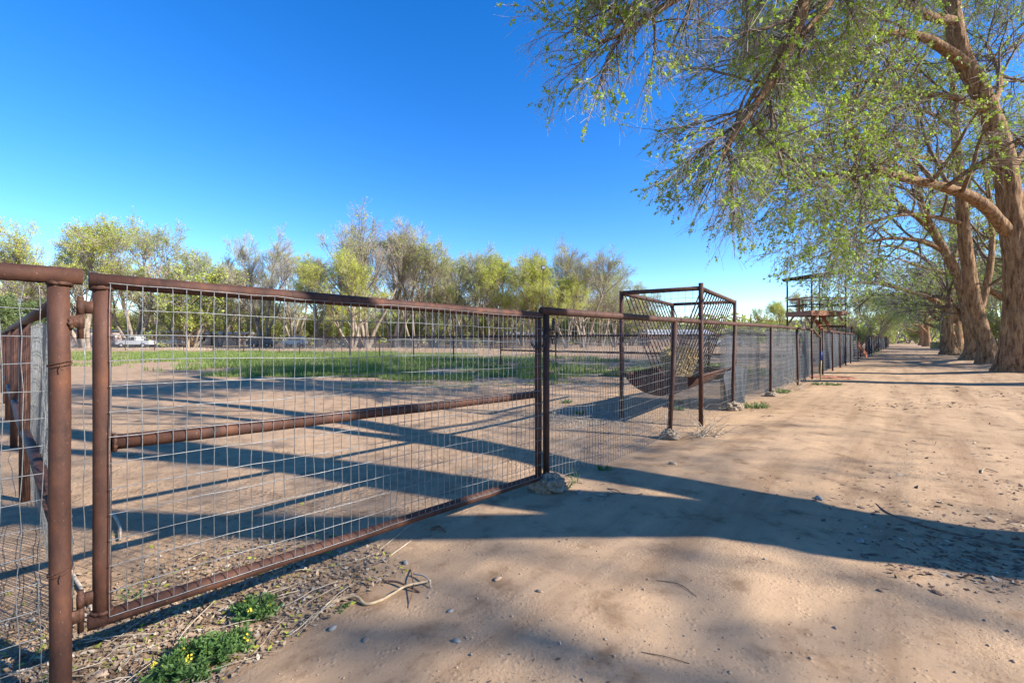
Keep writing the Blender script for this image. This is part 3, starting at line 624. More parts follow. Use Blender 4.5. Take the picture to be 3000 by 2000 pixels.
def children(P, R, n, tr, ang, Lr, S, up, wig, rg, rr, taper=0.3, bias=None, lt=0.5):
    Np, S0 = P.shape[:2]; m = Np * n; pi = np.repeat(np.arange(Np), n)
    t = (np.tile(np.arange(n), Np) + rg.random(m)) / n; t = tr[0] + (tr[1] - tr[0]) * t
    q = t * (S0 - 1); i = np.minimum(q.astype(int), S0 - 2); f = (q - i)[:, None]
    p0 = P[pi, i] * (1 - f) + P[pi, i + 1] * f; tan = nrm(P[pi, i + 1] - P[pi, i]); pr = R[pi, i] * (1 - f[:, 0]) + R[pi, i + 1] * f[:, 0]
    perp = nrm(np.cross(tan, rg.normal(0, 1, (m, 3)))); a = np.radians(rg.uniform(ang[0], ang[1], m))[:, None]
    d = tan * np.cos(a) + perp * np.sin(a)
    if bias is not None: d = nrm(d + bias)
    L = rg.uniform(Lr[0], Lr[1], m) * (1 - lt * (t - tr[0]) / (tr[1] - tr[0] + 1e-6))
    out = np.zeros((m, S, 3)); out[:, 0] = p0
    for s_ in range(1, S):
        k = up if np.isscalar(up) else up[0] + (up[1] - up[0]) * s_ / (S - 1)
        d = nrm(d + rg.normal(0, wig, (m, 3)) + np.array([0, 0, 1.0]) * k); out[:, s_] = out[:, s_ - 1] + d * (L / (S - 1))[:, None]
    r0 = np.minimum(pr * 0.72, rr * L ** 1.0 + 0.001)
    rad = r0[:, None] * np.linspace(1, taper, S)[None, :]
    return out, rad
def leaves(mb, P, rg, n, size, prob, tr=(0.35, 1.0), clump=0.9, spread=0.03, thr=0.42, tuft=0.0):
    Np, S0 = P.shape[:2]
    mid = P[:, S0 // 2]; mk = fbm(mid[:, 0] * clump, mid[:, 1] * clump, mid[:, 2] * clump, 2) + rg.normal(0, 0.05, Np)
    sel = np.where((mk > thr) & (rg.random(Np) < prob))[0]; pi = np.repeat(sel, n); m = len(pi)
    if m == 0: return
    t = rg.uniform(tr[0], tr[1], m)
    if tuft:
        tc = np.repeat(rg.uniform(tr[0], 0.92, len(sel)), n); t = np.clip(tc + rg.normal(0, tuft, m), tr[0] * 0.6, 1.0)
    t = t * (S0 - 1); i = np.minimum(t.astype(int), S0 - 2); f = (t - i)[:, None]
    c = P[pi, i] * (1 - f) + P[pi, i + 1] * f + rg.normal(0, spread, (m, 3))
    ax = nrm(rg.normal(0, 1, (m, 3)) + np.array([0, 0, -0.3])); w = nrm(np.cross(ax, rg.normal(0, 1, (m, 3)))); L = rg.uniform(size[0], size[1], (m, 1)) * (0.75 + 0.5 * rg.random((m, 1)))
    Vv = np.stack([c - ax * L * 0.5, c + w * L * 0.32, c + ax * L * 0.5, c - w * L * 0.32], 1)
    mb.add(Vv, np.arange(4 * m).reshape(m, 4))
def tree_parts(root, limbs, rg, lv2, lv3, lv4, leaf, mats=('bark', 'branch', 'twig', 'leaf'), bark_k=28, step=0.09, flare=None, amp=0.10, seed=0, extra=None):
    "limbs: list of rows x,y,z,r; the first is the trunk"
    mb = MB()
    for q, lb in enumerate(limbs): bark_tube(mb, lb, bark_k if q == 0 else max(10, bark_k // 2), step if q == 0 else step * 1.6, amp, flare if q == 0 else None, seed + q)
    mb.build("trunk", M[mats[0]], root)
    S0 = 14; P1_, R1 = [], []
    for q, lb in enumerate(limbs):
        c = catmull(lb, 40)
        if q == 0: c = c[int(40 * 0.62):]
        c = c[np.linspace(0, len(c) - 1, S0).astype(int)]; P1_.append(c[:, :3]); R1.append(c[:, 3])
    P1_ = np.array(P1_); R1 = np.array(R1)
    P2, R2 = children(P1_, R1, *lv2, rg=rg, rr=0.018)
    P3, R3 = children(P2, R2, *lv3, rg=rg, rr=0.011)
    P4, R4 = children(P3, R3, *lv4, rg=rg, rr=0.0052)
    R4 = np.maximum(R4, leaf.get('rmin', 0.0022))
    mb = MB(); mb.tubes(P2, R2, 6); mb.tubes(P3, np.maximum(R3, leaf.get('rmin', 0.0022) * 1.3), 4); mb.build("branchwork", M[mats[1]], root)
    mb = MB(); mb.tubes(P4, R4, 3); tag(mb.build("twigs", M[mats[2]], root), kind="stuff")
    mb = MB(); leaves(mb, P4, rg, leaf['n'], leaf['size'], leaf['prob'], leaf.get('tr', (0.3, 1.0)), leaf.get('clump', 0.9), leaf.get('spread', 0.03), leaf.get('thr', 0.42), leaf.get('tuft', 0.0))
    if leaf.get('on3'): leaves(mb, P3, rg, leaf['on3'], leaf['size'], leaf['prob'], (0.4, 1.0), leaf.get('clump', 0.9), leaf.get('spread', 0.03) * 2, leaf.get('thr', 0.42))
    tag(mb.build("foliage", M[mats[3]], root), kind="stuff")

def px(rows, Y0, k=0.70):
    "rows u,v,dY,r -> x,y,z,r on a tree standing at distance Y0"
    return np.array([[*at(u, v, Y0 + dy), r * k] for (u, v, dy, r) in rows])
LANE = np.array([-0.80, 0.25, 0.0])
# ------------------------------------------------------------------ T1: the big elm at the right
def tree_at(key, label):
    x, y = TREES[key]; return empty("elm_tree", (x, y, float(gz(x, y))), label, "tree", "elms lining the lane")
LV = dict(lv2=(18, (0.22, 1.0), (30, 65), (2.0, 4.6), 9, (0.05, -0.07), 0.10),
          lv3=(12, (0.18, 1.0), (25, 60), (0.9, 2.2), 6, (0.0, -0.12), 0.13),
          lv4=(10, (0.12, 1.0), (20, 55), (0.35, 1.05), 4, (-0.02, -0.26), 0.15))
t1 = tree_at('T1', "huge leaning elm with furrowed orange brown trunk and long low limb")
Y = TREES['T1'][1]; z0 = float(gz(*TREES['T1'])) - 0.25
trunk = np.vstack([[17.42, Y, z0, 0.46], [17.38, Y, 0.7, 0.41], px([(2982, 800, 0, 0.56), (2970, 695, 0, 0.52), (2940, 469, 0.05, 0.46), (2892, 312, 0.1, 0.42), (2818, 165, 0.2, 0.40), (2795, 60, 0.2, 0.36), (2780, -90, 0.2, 0.30), (2790, -280, 0.3, 0.2), (2770, -480, 0.4, 0.08)], Y, 0.62)])
l1 = [trunk,
      px([(2960, 690, 0, 0.26), (2900, 618, -0.3, 0.25), (2847, 578, -0.6, 0.225), (2784, 555, -0.9, 0.20), (2722, 539, -1.2, 0.18), (2628, 516, -1.7, 0.165), (2566, 492, -2.1, 0.15), (2534, 445, -2.4, 0.12), (2495, 390, -2.7, 0.09), (2490, 330, -2.9, 0.05), (2450, 250, -3.1, 0.02)], Y),
      px([(2640, 517, -1.7, 0.09), (2560, 512, -2.2, 0.085), (2480, 527, -2.6, 0.07), (2433, 512, -2.9, 0.055), (2390, 530, -3.1, 0.035), (2340, 545, -3.4, 0.012)], Y),
      px([(2880, 320, 0, 0.17), (2847, 305, -0.1, 0.15), (2769, 281, -0.2, 0.12), (2644, 266, -0.3, 0.10), (2566, 242, -0.4, 0.075), (2402, 234, -0.8, 0.04), (2300, 260, -1.1, 0.012)], Y),
      px([(2830, 190, 0.1, 0.24), (2784, 156, -0.2, 0.22), (2722, 117, -0.6, 0.18), (2660, 101, -1.0, 0.15), (2566, 97, -1.5, 0.125), (2480, 105, -2.0, 0.10), (2378, 140, -2.6, 0.075), (2280, 180, -3.2, 0.045), (2180, 260, -3.7, 0.015)], Y),
      px([(2790, 62, 0.1, 0.20), (2722, 47, -0.4, 0.17), (2644, 0, -0.9, 0.14), (2540, -60, -1.6, 0.11), (2400, -80, -2.3, 0.08), (2250, -30, -3.0, 0.05), (2120, 60, -3.6, 0.015)], Y),
      px([(2800, -20, 0.2, 0.18), (2900, -110, 0.9, 0.14), (3000, -150, 1.8, 0.09), (3150, -130, 2.6, 0.02)], Y),
      px([(2950, 520, 0.3, 0.16), (3010, 430, 1.2, 0.12), (3060, 380, 2.2, 0.09), (3130, 360, 3.4, 0.02)], Y),
      px([(2900, 330, 0.3, 0.16), (2930, 240, 1.4, 0.12), (2900, 150, 2.6, 0.08), (2860, 90, 3.6, 0.02)], Y)]
tree_parts(t1, l1, np.random.default_rng(101), leaf=dict(n=8, size=(0.048, 0.09), prob=0.65, thr=0.41, tuft=0.14, rmin=0.0034, spread=0.02), bark_k=64, step=0.06, flare=(0.95, 0.55), amp=0.14, seed=1, **LV)

# ------------------------------------------------------------------ TA: just outside the frame, its limbs droop into the sky
ta = tree_at('TA', "elm whose drooping leafy boughs fill the top of the sky above the feeder")
bx, by = TREES['TA']; z0 = float(gz(bx, by)) - 0.25
trA = np.array([[bx, by, z0, 0.55], [bx, by, 0.8, 0.46], [bx - 0.1, by, 3.2, 0.40], [bx - 0.4, by, 5.6, 0.36], [bx - 0.5, by + 0.1, 8.0, 0.30], [bx - 0.8, by + 0.1, 11.0, 0.22], [bx - 0.6, by, 14.5, 0.10], [bx - 0.4, by, 17, 0.03]])
def apx(rows): return np.array([[*at(u, v, y), r] for (u, v, y, r) in rows])
lA = [trA,
      np.vstack([[bx - 0.45, by, 8.8, 0.22], [13.0, 10.4, 11.8, 0.19], [10.0, 9.8, 12.0, 0.18], apx([(2640, -120, 9.0, 0.165), (2470, -120, 8.9, 0.145), (2372, -30, 8.8, 0.125), (2331, 78, 8.7, 0.115), (2265, 230, 8.6, 0.095), (2200, 325, 8.5, 0.07), (2140, 410, 8.4, 0.045), (2110, 470, 8.3, 0.015)])]),
      np.vstack([[bx - 0.5, by, 9.5, 0.20], [12.4, 9.8, 12.6, 0.17], [9.4, 9.2, 12.6, 0.16], apx([(2520, -230, 8.6, 0.14), (2300, -190, 8.4, 0.11), (2120, -90, 8.2, 0.085), (1960, 10, 8.1, 0.06), (1840, 90, 8.0, 0.038), (1750, 130, 7.9, 0.015)])]),
      np.vstack([[bx - 0.7, by, 10.4, 0.2], [12.6, 9.4, 13.2, 0.17], apx([(2700, -330, 7.8, 0.13), (2420, -330, 7.6, 0.10), (2190, -230, 7.5, 0.07), (2010, -130, 7.4, 0.045), (1880, -30, 7.4, 0.015)])]),
      np.vstack([[bx - 0.4, by, 8.4, 0.18], [13.2, 10.9, 11.5, 0.15], [10.5, 10.6, 11.6, 0.14], apx([(2640, -140, 10.2, 0.12), (2480, -40, 10.2, 0.09), (2330, 130, 10.1, 0.07), (2220, 260, 10.0, 0.05), (2150, 380, 9.9, 0.03), (2110, 490, 9.8, 0.012)])]),
      np.array([[bx - 0.2, by, 5.0, 0.17], [bx - 0.6, by - 1.6, 6.5, 0.13], [bx - 2.2, by - 3.2, 8.2, 0.09], [bx - 4.4, by - 4.0, 9.6, 0.05], [bx - 6.0, by - 4.4, 10.3, 0.015]]),
      np.array([[bx - 0.6, by, 9.5, 0.17], [bx + 1.0, by + 1.0, 11, 0.13], [bx + 2.6, by + 1.5, 12.4, 0.07], [bx + 4.2, by + 1.5, 13.5, 0.015]]),
      np.array([[bx - 0.7, by, 10.5, 0.17], [bx - 2.4, by - 0.4, 12.2, 0.13], [bx - 5.0, by - 0.6, 13.2, 0.08], [bx - 7.6, by - 0.8, 13.2, 0.015]])]
tree_parts(ta, lA, np.random.default_rng(202), leaf=dict(n=13, size=(0.032, 0.062), prob=0.52, thr=0.465, tuft=0.12, rmin=0.0026, spread=0.014, tr=(0.25, 1.0), clump=1.1), bark_k=36, step=0.12, flare=(0.8, 0.5), seed=9,
           lv2=(23, (0.30, 1.0), (25, 60), (1.3, 3.2), 9, (0.02, -0.06), 0.10), lv3=(13, (0.15, 1.0), (20, 55), (0.6, 1.6), 6, (-0.02, -0.12), 0.12), lv4=(9, (0.1, 1.0), (18, 50), (0.25, 0.8), 4, (-0.04, -0.22), 0.15))

# ------------------------------------------------------------------ the next elms down the row
LV2 = dict(lv2=(13, (0.2, 1.0), (30, 65), (2.2, 5.0), 8, (0.05, -0.07), 0.10), lv3=(9, (0.18, 1.0), (25, 60), (1.0, 2.4), 6, (0.0, -0.12), 0.13), lv4=(7, (0.12, 1.0), (20, 55), (0.4, 1.1), 4, (-0.02, -0.2), 0.15))
LEAF2 = dict(n=6, size=(0.055, 0.11), prob=0.7, thr=0.40, tuft=0.18, rmin=0.0045, spread=0.03)
Y = TREES['T2'][1]; x0 = TREES['T2'][0]; z0 = float(gz(*TREES['T2'])) - 0.25
t2 = tree_at('T2', "grey barked elm between the huge leaning elm and the twisted elm")
tr = np.vstack([[x0 + 0.1, Y, z0, 0.34], [x0, Y, 0.8, 0.28], px([(2858, 900, 0, 0.42), (2835, 770, 0, 0.40), (2822, 650, 0, 0.36), (2808, 510, 0, 0.30), (2800, 400, 0, 0.26), (2790, 250, 0.2, 0.2), (2770, 80, 0.3, 0.12), (2780, -120, 0.4, 0.03)], Y, 0.58)])
l2 = [tr, px([(2862, 940, 0.4, 0.24), (2885, 860, 0.6, 0.22), (2905, 740, 0.7, 0.19), (2900, 600, 0.9, 0.15), (2880, 450, 1.2, 0.1), (2890, 280, 1.4, 0.02)], Y, 0.58),
      px([(2818, 655, 0, 0.17), (2760, 640, -0.4, 0.14), (2680, 628, -0.9, 0.115), (2590, 640, -1.5, 0.09), (2480, 680, -2.0, 0.06), (2420, 730, -2.5, 0.015)], Y, 0.58),
      px([(2806, 500, 0, 0.17), (2740, 470, -0.5, 0.14), (2640, 460, -1.2, 0.11), (2520, 500, -2.0, 0.08), (2400, 580, -2.6, 0.04), (2410, 640, -3.0, 0.01)], Y, 0.58),
      px([(2800, 380, 0, 0.15), (2720, 330, -0.6, 0.12), (2600, 320, -1.4, 0.09), (2470, 390, -2.1, 0.05), (2380, 470, -2.6, 0.012)], Y, 0.58),
      px([(2812, 560, 0, 0.14), (2870, 480, 0.8, 0.11), (2950, 430, 1.8, 0.07), (3030, 420, 2.6, 0.015)], Y, 0.58)]
tree_parts(t2, l2, np.random.default_rng(303), leaf=LEAF2, bark_k=44, step=0.09, flare=(0.85, 0.5), amp=0.13, seed=3, **LV2)

Y = TREES['T3'][1]; x0 = TREES['T3'][0]; z0 = float(gz(*TREES['T3'])) - 0.25
t3 = tree_at('T3', "twisted dark elm leaning over the lane from a wide spreading root")
tr = np.vstack([[x0 + 0.1, Y, z0, 0.38], [x0 + 0.1, Y, 0.9, 0.31], px([(2838, 930, 0, 0.46), (2822, 860, 0, 0.42), (2800, 800, 0, 0.38), (2770, 740, -0.1, 0.34), (2735, 680, -0.3, 0.29), (2700, 600, -0.6, 0.24), (2680, 480, -0.9, 0.18), (2690, 330, -1.0, 0.12), (2700, 150, -1.0, 0.03)], Y, 0.58)])
l3 = [tr, px([(2835, 960, 0.2, 0.2), (2800, 905, 0.4, 0.18), (2770, 880, 0.8, 0.12), (2740, 860, 1.2, 0.03)], Y, 0.58),
      px([(2765, 735, 0, 0.2), (2690, 705, -0.6, 0.16), (2590, 700, -1.5, 0.12), (2480, 730, -2.4, 0.08), (2470, 760, -2.8, 0.015)], Y, 0.58),
      px([(2740, 690, 0, 0.2), (2660, 620, -0.8, 0.16), (2550, 600, -1.8, 0.12), (2430, 640, -2.7, 0.07), (2430, 690, -3.0, 0.015)], Y, 0.58),
      px([(2790, 770, 0.2, 0.2), (2830, 640, 0.8, 0.16), (2850, 480, 1.6, 0.11), (2900, 330, 2.4, 0.02)], Y, 0.58),
      px([(2700, 560, -0.5, 0.16), (2620, 480, -1.5, 0.12), (2500, 500, -2.6, 0.07), (2400, 560, -3.4, 0.015)], Y, 0.58)]
tree_parts(t3, l3, np.random.default_rng(404), leaf=LEAF2, bark_k=44, step=0.1, flare=(1.1, 0.6), amp=0.14, seed=5, **LV2)

Y = TREES['T4'][1]; x0 = TREES['T4'][0]; z0 = float(gz(*TREES['T4'])) - 0.25
t4 = tree_at('T4', "straight thick elm beside the hay bales with a limb arching left over the lane")
tr = np.vstack([[x0, Y, z0, 0.47], [x0, Y, 0.8, 0.40], px([(2774, 960, 0, 0.53), (2776, 910, 0, 0.50), (2778, 880, 0, 0.46), (2785, 820, 0.1, 0.36), (2790, 740, 0.3, 0.28), (2800, 640, 0.5, 0.2), (2810, 500, 0.6, 0.05)], Y)])
l4 = [tr, px([(2768, 905, 0, 0.28), (2740, 880, -0.4, 0.26), (2705, 866, -1.0, 0.23), (2640, 846, -2.0, 0.19), (2574, 829, -3.0, 0.15), (2500, 830, -4.0, 0.10), (2510, 832, -4.0, 0.05), (2470, 840, -4.4, 0.012)], Y),
      px([(2755, 945, 0.3, 0.18), (2735, 925, 0.5, 0.17), (2700, 890, 0.9, 0.15), (2680, 870, 1.3, 0.1), (2630, 862, 1.9, 0.05), (2560, 880, 2.5, 0.012)], Y),
      px([(2770, 900, 0, 0.26), (2764, 850, 0, 0.22), (2740, 790, -0.3, 0.18), (2680, 740, -1.0, 0.14), (2590, 720, -2.0, 0.1), (2530, 740, -2.9, 0.04), (2490, 770, -3.4, 0.012)], Y),
      px([(2780, 900, 0.2, 0.24), (2800, 850, 0.6, 0.2), (2830, 780, 1.2, 0.16), (2880, 700, 2, 0.1), (2940, 660, 3, 0.02)], Y)]
tree_parts(t4, l4, np.random.default_rng(505), leaf=dict(LEAF2, size=(0.08, 0.14), n=5), bark_k=40, step=0.12, flare=(0.5, 0.5), amp=0.12, seed=7, **LV2)

# ------------------------------------------------------------------ a generic elm for the rest of the row (local coordinates, lane side at -x)
def elm_proto(seed, name="elm_tree", zlow=2.4, dz=1.05, dens=(11, 8, 6), limbr=0.22):
    rg = np.random.default_rng(seed); root = empty(name, (0, 0, 0), cat="tree")
    tr = np.array([[0, 0, -0.3, 0.60], [0.05, 0, 0.8, 0.48], [0, 0.1, 2.6, 0.42], [-0.1, 0.1, 4.6, 0.36], [-0.3, 0, 7.5, 0.28], [-0.5, 0.2, 11, 0.17], [-0.4, 0.3, 15, 0.04]])
    L = [tr]
    for q in range(8):
        az = math.pi + rg.normal(0, 0.9) if q < 6 else rg.uniform(-1.2, 1.2); z = zlow + q * dz; el = rg.uniform(0.35, 0.75); ln = rg.uniform(7, 10.5) * (1 - 0.04 * q)
        d = np.array([math.cos(az) * math.cos(el), math.sin(az) * math.cos(el), math.sin(el)]); p = np.array([0, 0, z]); rows = []
        for s_ in range(8):
            r = limbr * (1 - s_ / 7.4); rows.append([*p, max(r, 0.012)]); d = nrm(d + rg.normal(0, 0.13, 3) + np.array([0, 0, -0.10])); p = p + d * ln / 7
        L.append(np.array(rows))
    tree_parts(root, L, rg, leaf=dict(LEAF2), bark_k=24, step=0.22, flare=(0.7, 0.5), seed=seed, lv2=(dens[0], (0.2, 1.0), (30, 65), (2.0, 4.4), 7, (0.05, -0.07), 0.10), lv3=(dens[1], (0.18, 1.0), (25, 60), (0.9, 2.2), 5, (0.0, -0.12), 0.13), lv4=(dens[2], (0.12, 1.0), (20, 55), (0.4, 1.1), 4, (-0.02, -0.2), 0.15))
    return root
pr1 = elm_proto(61); pr2 = elm_proto(62, zlow=6.0, dz=0.9, dens=(8, 6, 4), limbr=0.07)
def put(proto, first, x, y, rot, sc, label, group):
    o = proto if first else copy_tree(proto)
    o.location = (x, y, float(gz(x, y)) if abs(x) < 100 else 0); o.rotation_euler = (0, 0, rot); o.scale = (sc, sc, sc); tag(o, label, "tree", group); BASE[o.name] = np.array([x, y, 0.0]); return o
ROW = "elms lining the lane"
tb = tree_at('TB', "forked elm just out of view whose trunk shadow crosses the lane to the gate")
bx, by = TREES['TB']; z0 = float(gz(bx, by)) - 0.25
lB = [np.array([[bx, by, z0, 0.46], [bx, by, 0.8, 0.38], [bx - 0.05, by, 2.2, 0.36], [bx - 0.1, by + 0.15, 3.8, 0.30], [bx - 0.1, by + 0.5, 6.0, 0.24], [bx + 0.2, by + 0.7, 9.0, 0.16], [bx + 0.2, by + 0.9, 13, 0.05]]),
      np.array([[bx, by + 0.05, 1.9, 0.24], [bx + 0.05, by + 0.75, 3.0, 0.22], [bx + 0.1, by + 1.6, 4.1, 0.20], [bx, by + 2.6, 5.4, 0.17], [bx - 0.3, by + 3.5, 7.2, 0.13], [bx - 0.8, by + 4.1, 9.6, 0.05]]),
      np.array([[bx - 0.1, by, 2.8, 0.2], [bx - 0.5, by - 0.7, 4.2, 0.17], [bx - 1.2, by - 1.2, 5.8, 0.14], [bx - 1.5, by - 1.6, 8.0, 0.10], [bx - 1.4, by - 2.0, 10.5, 0.03]]),
      np.array([[bx + 0.05, by + 1.3, 3.8, 0.13], [bx - 0.5, by + 1.9, 4.4, 0.11], [bx - 1.4, by + 2.6, 5.2, 0.09], [bx - 2.4, by + 3.2, 6.4, 0.06], [bx - 3.2, by + 3.8, 8, 0.02]]),
      np.array([[bx - 0.1, by + 0.5, 6.0, 0.15], [bx + 1.2, by + 0.2, 7.2, 0.12], [bx + 2.4, by - 0.3, 9, 0.08], [bx + 3.0, by - 0.5, 11, 0.02]]),
      np.array([[bx - 0.1, by + 0.3, 4.8, 0.14], [bx - 1.6, by + 0.4, 6.2, 0.11], [bx - 3.0, by + 0.2, 7.6, 0.08], [bx - 4.2, by, 9.2, 0.02]])]
tree_parts(tb, lB, np.random.default_rng(606), leaf=dict(LEAF2, thr=0.52, n=3), bark_k=28, step=0.2, flare=(0.7, 0.4), seed=11, lv2=(7, (0.4, 1.0), (30, 60), (1.6, 3.4), 7, 0.02, 0.1), lv3=(6, (0.2, 1.0), (25, 60), (0.8, 1.8), 5, -0.03, 0.13), lv4=(6, (0.12, 1.0), (20, 55), (0.4, 1.0), 4, -0.1, 0.15))
for q, (x, y, r, s) in enumerate(((21.0, -6.0, 0.15, 1.0), (8.5, -10.8, 2.6, 0.9))):
    put(pr2, q == 0, x, y, r, s, ("tall elm out of view to the right whose crown dapples the lane", "elm out of view behind the viewpoint")[q], "elms out of view on the sunny side")
BEH = "elms further down the lane behind the straight thick elm"
for q, (x, y, r, s) in enumerate(((44.5, 45.5, 0.3, 1.001), (57, 60, -0.4, 0.95), (73, 80, 0.5, 1.0))): put(pr1, q == 0, x, y, r, s, "elm further down the lane, partly hidden by the straight thick elm", BEH)
put(pr1, False, 86, 95.5, -0.7, 0.9, "elm with spreading low limbs at the far end of the lane", ROW)
OFF = "elms standing back from the lane behind the row"
for q, (x, y, r, s) in enumerate(((33, 22, 1.2, 1.0), (31, 27.5, 2.4, 0.95), (41, 33, 0.8, 1.0), (52, 40, 2.0, 1.05), (64, 50, 0.2, 1.0), (47, 30, 2.7, 1.05))): put(pr1, False, x, y, r, s, "elm standing back from the lane behind the row of trunks", OFF)
# ------------------------------------------------------------------ far trees beyond the pens
def far_proto(name, seed, stems, spread, lean_up, leaf, mats, h=18.0, l2=(14, 3.6, 6.8), dens=(10, 9), rmin=0.009, low=0.25):
    rg = np.random.default_rng(seed); root = empty(name, (0, 0, 0), cat="tree"); L = []
    for q in range(stems):
        az = q / stems * 2 * math.pi + rg.uniform(-0.4, 0.4); til = rg.uniform(spread[0], spread[1]); ln = h * rg.uniform(0.62, 0.78)
        d = np.array([math.cos(az) * math.sin(til), math.sin(az) * math.sin(til), math.cos(til)]); p = np.array([math.cos(az) * 0.25, math.sin(az) * 0.25, -0.3]); rows = []
        for s_ in range(8):
            r = 0.24 * (h / 18) * (1 - s_ / 7.6); rows.append([*p, max(0.02, r)]); d = nrm(d + rg.normal(0, 0.10, 3) + np.array([0, 0, lean_up])); p = p + d * ln / 7
        L.append(np.array(rows))
    k = h / 18
    tree_parts(root, L, rg, leaf=dict(leaf, rmin=rmin), mats=mats, bark_k=14, step=0.5, seed=seed, amp=0.1,
               lv2=(l2[0], (low, 1.0), (22, 48 if low > 0.1 else 75), (l2[1] * k, l2[2] * k), 7, 0.06, 0.09), lv3=(dens[0], (0.2, 1.0), (20, 45), (1.6 * k, 3.2 * k), 5, 0.05, 0.11), lv4=(dens[1], (0.15, 1.0), (15, 45), (0.7 * k, 1.5 * k), 3, 0.02, 0.12))
    return root
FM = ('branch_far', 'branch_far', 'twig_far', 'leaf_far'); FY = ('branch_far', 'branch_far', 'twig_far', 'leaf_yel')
pA = far_proto("cottonwood_tree", 71, 4, (0.15, 0.5), 0.05, dict(n=6, size=(0.09, 0.17), prob=0.6, thr=0.48, clump=0.28, spread=0.10), FM)
pB = far_proto("cottonwood_tree", 72, 4, (0.15, 0.55), 0.03, dict(n=9, size=(0.09, 0.18), prob=0.8, thr=0.42, clump=0.3, spread=0.14), FY)
pC = far_proto("cottonwood_tree", 73, 4, (0.1, 0.45), 0.05, dict(n=4, size=(0.09, 0.17), prob=0.4, thr=0.56, clump=0.3, spread=0.10), FM, dens=(11, 11))
pD = far_proto("scrub_tree", 74, 9, (0.15, 0.8), 0.04, dict(n=5, size=(0.10, 0.2), prob=0.65, thr=0.44, clump=0.4, spread=0.12), FM, h=8.0, l2=(9, 4.2, 7.5), dens=(7, 6), low=0.04)
pE = far_proto("juniper_tree", 75, 5, (0.1, 0.5), 0.04, dict(n=14, size=(0.12, 0.22), prob=1.0, thr=0.2, clump=0.4, spread=0.15), ('branch', 'branch', 'branch', 'needle'), h=9.0, l2=(8, 4.2, 7.0), dens=(6, 6))
PH = {}
for p_ in (pA, pB, pC, pD, pE): PH[p_.name] = np.percentile([v.co.z for ch in p_.children if ch.name.startswith('twigs') for v in ch.data.vertices], 99.7)
used_p = set()
def far_tree(proto, u, vtop, Y, label, group, hp=18.0, rot=None, wid=1.0):
    x = (u - CX) / F_PX * Y; h = EYE + (HZ - vtop) / F_PX * Y; s = h / PH[proto.name]
    first = proto.name not in used_p; used_p.add(proto.name)
    o = put(proto, first, x, Y, rng.uniform(0, 6.28) if rot is None else rot, s, label, group); o.scale = (s * wid, s * wid, s); return o
g0 = "trees beyond the far fence"
far_tree(pC, 10, 690, 62, "bare leafless tree at the far side, over the corner post rail", g0, wid=0.8)
far_tree(pB, 250, 625, 66, "tall yellow green tree rising above the gate's hinge end", g0, rot=0.5)
far_tree(pA, 395, 640, 70, "tall green tree with an arching crown beside the tallest yellow green tree", g0, rot=2.1)
far_tree(pD, 560, 750, 72, "grey green scrubby tree in the dip of the treeline", g0, 8.0)
far_tree(pC, 770, 682, 74, "slender bare fan shaped tree between the low grey trees", g0, rot=1.0, wid=0.8)
far_tree(pA, 640, 735, 78, "thin grey green tree beside the bare fan shaped tree", g0, rot=4.0)
far_tree(pB, 930, 745, 72, "bushy yellow green tree left of the big bare topped tree", g0, rot=3.0, wid=0.9)
far_tree(pC, 1070, 645, 66, "big bare topped tree with dark spreading stems", g0, rot=0.2, wid=1.15)
far_tree(pC, 1160, 652, 70, "second bare topped tree merging with the big one", g0, rot=2.9)
far_tree(pB, 1030, 735, 62, "low yellow tree in front of the big bare topped tree", g0, rot=1.7, wid=1.1)
far_tree(pA, 1270, 715, 70, "leaning grey green tree right of the big bare topped tree", g0, rot=5.0)
far_tree(pA, 1370, 728, 72, "pale green tree in the middle of the treeline", g0, rot=0.9)
far_tree(pB, 1480, 742, 70, "yellow green tree left of the floodlight pole", g0, rot=2.2)
far_tree(pB, 1570, 765, 64, "bright yellow green tree behind the floodlight pole", g0, rot=4.4, wid=1.1)
far_tree(pC, 1610, 722, 72, "bare topped tree behind the floodlight", g0, rot=3.6, wid=0.9)
far_tree(pC, 1710, 722, 68, "bare topped tree with curving dark limbs left of the feeder", g0, rot=5.5, wid=1.1)
far_tree(pB, 1660, 800, 64, "yellow green tree below the bare topped tree by the floodlight", g0, rot=0.4)
far_tree(pA, 1800, 800, 74, "last grey green tree of the treeline before the feeder", g0, rot=2.6)
far_tree(pA, 120, 760, 75, "pale green tree behind the corner post", g0, rot=1.2)
far_tree(pE, 20, 860, 52, "dark evergreen tree behind the side fence", g0, 9.0, wid=1.0)
far_tree(pE, 120, 880, 56, "dense evergreen tree behind the corner post", g0, 9.0, rot=2.0)
for q, (u_, v_, y_) in enumerate(((190, 735, 84), (480, 760, 86), (700, 790, 88), (860, 765, 86), (1210, 735, 84), (1330, 760, 86), (1430, 770, 88), (1530, 770, 84), (1760, 775, 86), (1880, 850, 92))):
    far_tree(pA, u_, v_, y_, "pale grey green tree standing behind the front trees of the far treeline", "pale trees behind the far treeline", wid=1.15)
gs = "grey green scrub under the far treeline"
for q in range(30):
    u = 180 + q * 60 + rng.uniform(-25, 25); far_tree(pD, u, rng.uniform(850, 915), rng.uniform(94, 125), "grey green scrub tree filling the gaps under the far treeline", gs, 8.0, wid=1.3)
far_tree(pB, 2275, 880, 80, "round yellow green tree between the feeder and the tower", "trees behind the tower", rot=1.0, wid=1.1)
far_tree(pA, 2370, 850, 70, "thin green tree behind the tower posts", "trees behind the tower", rot=2.0)
far_tree(pD, 2190, 930, 90, "low scrub tree beside the round yellow green tree", "trees behind the tower", 8.0)
gr = "trees closing the view behind the lane elms"
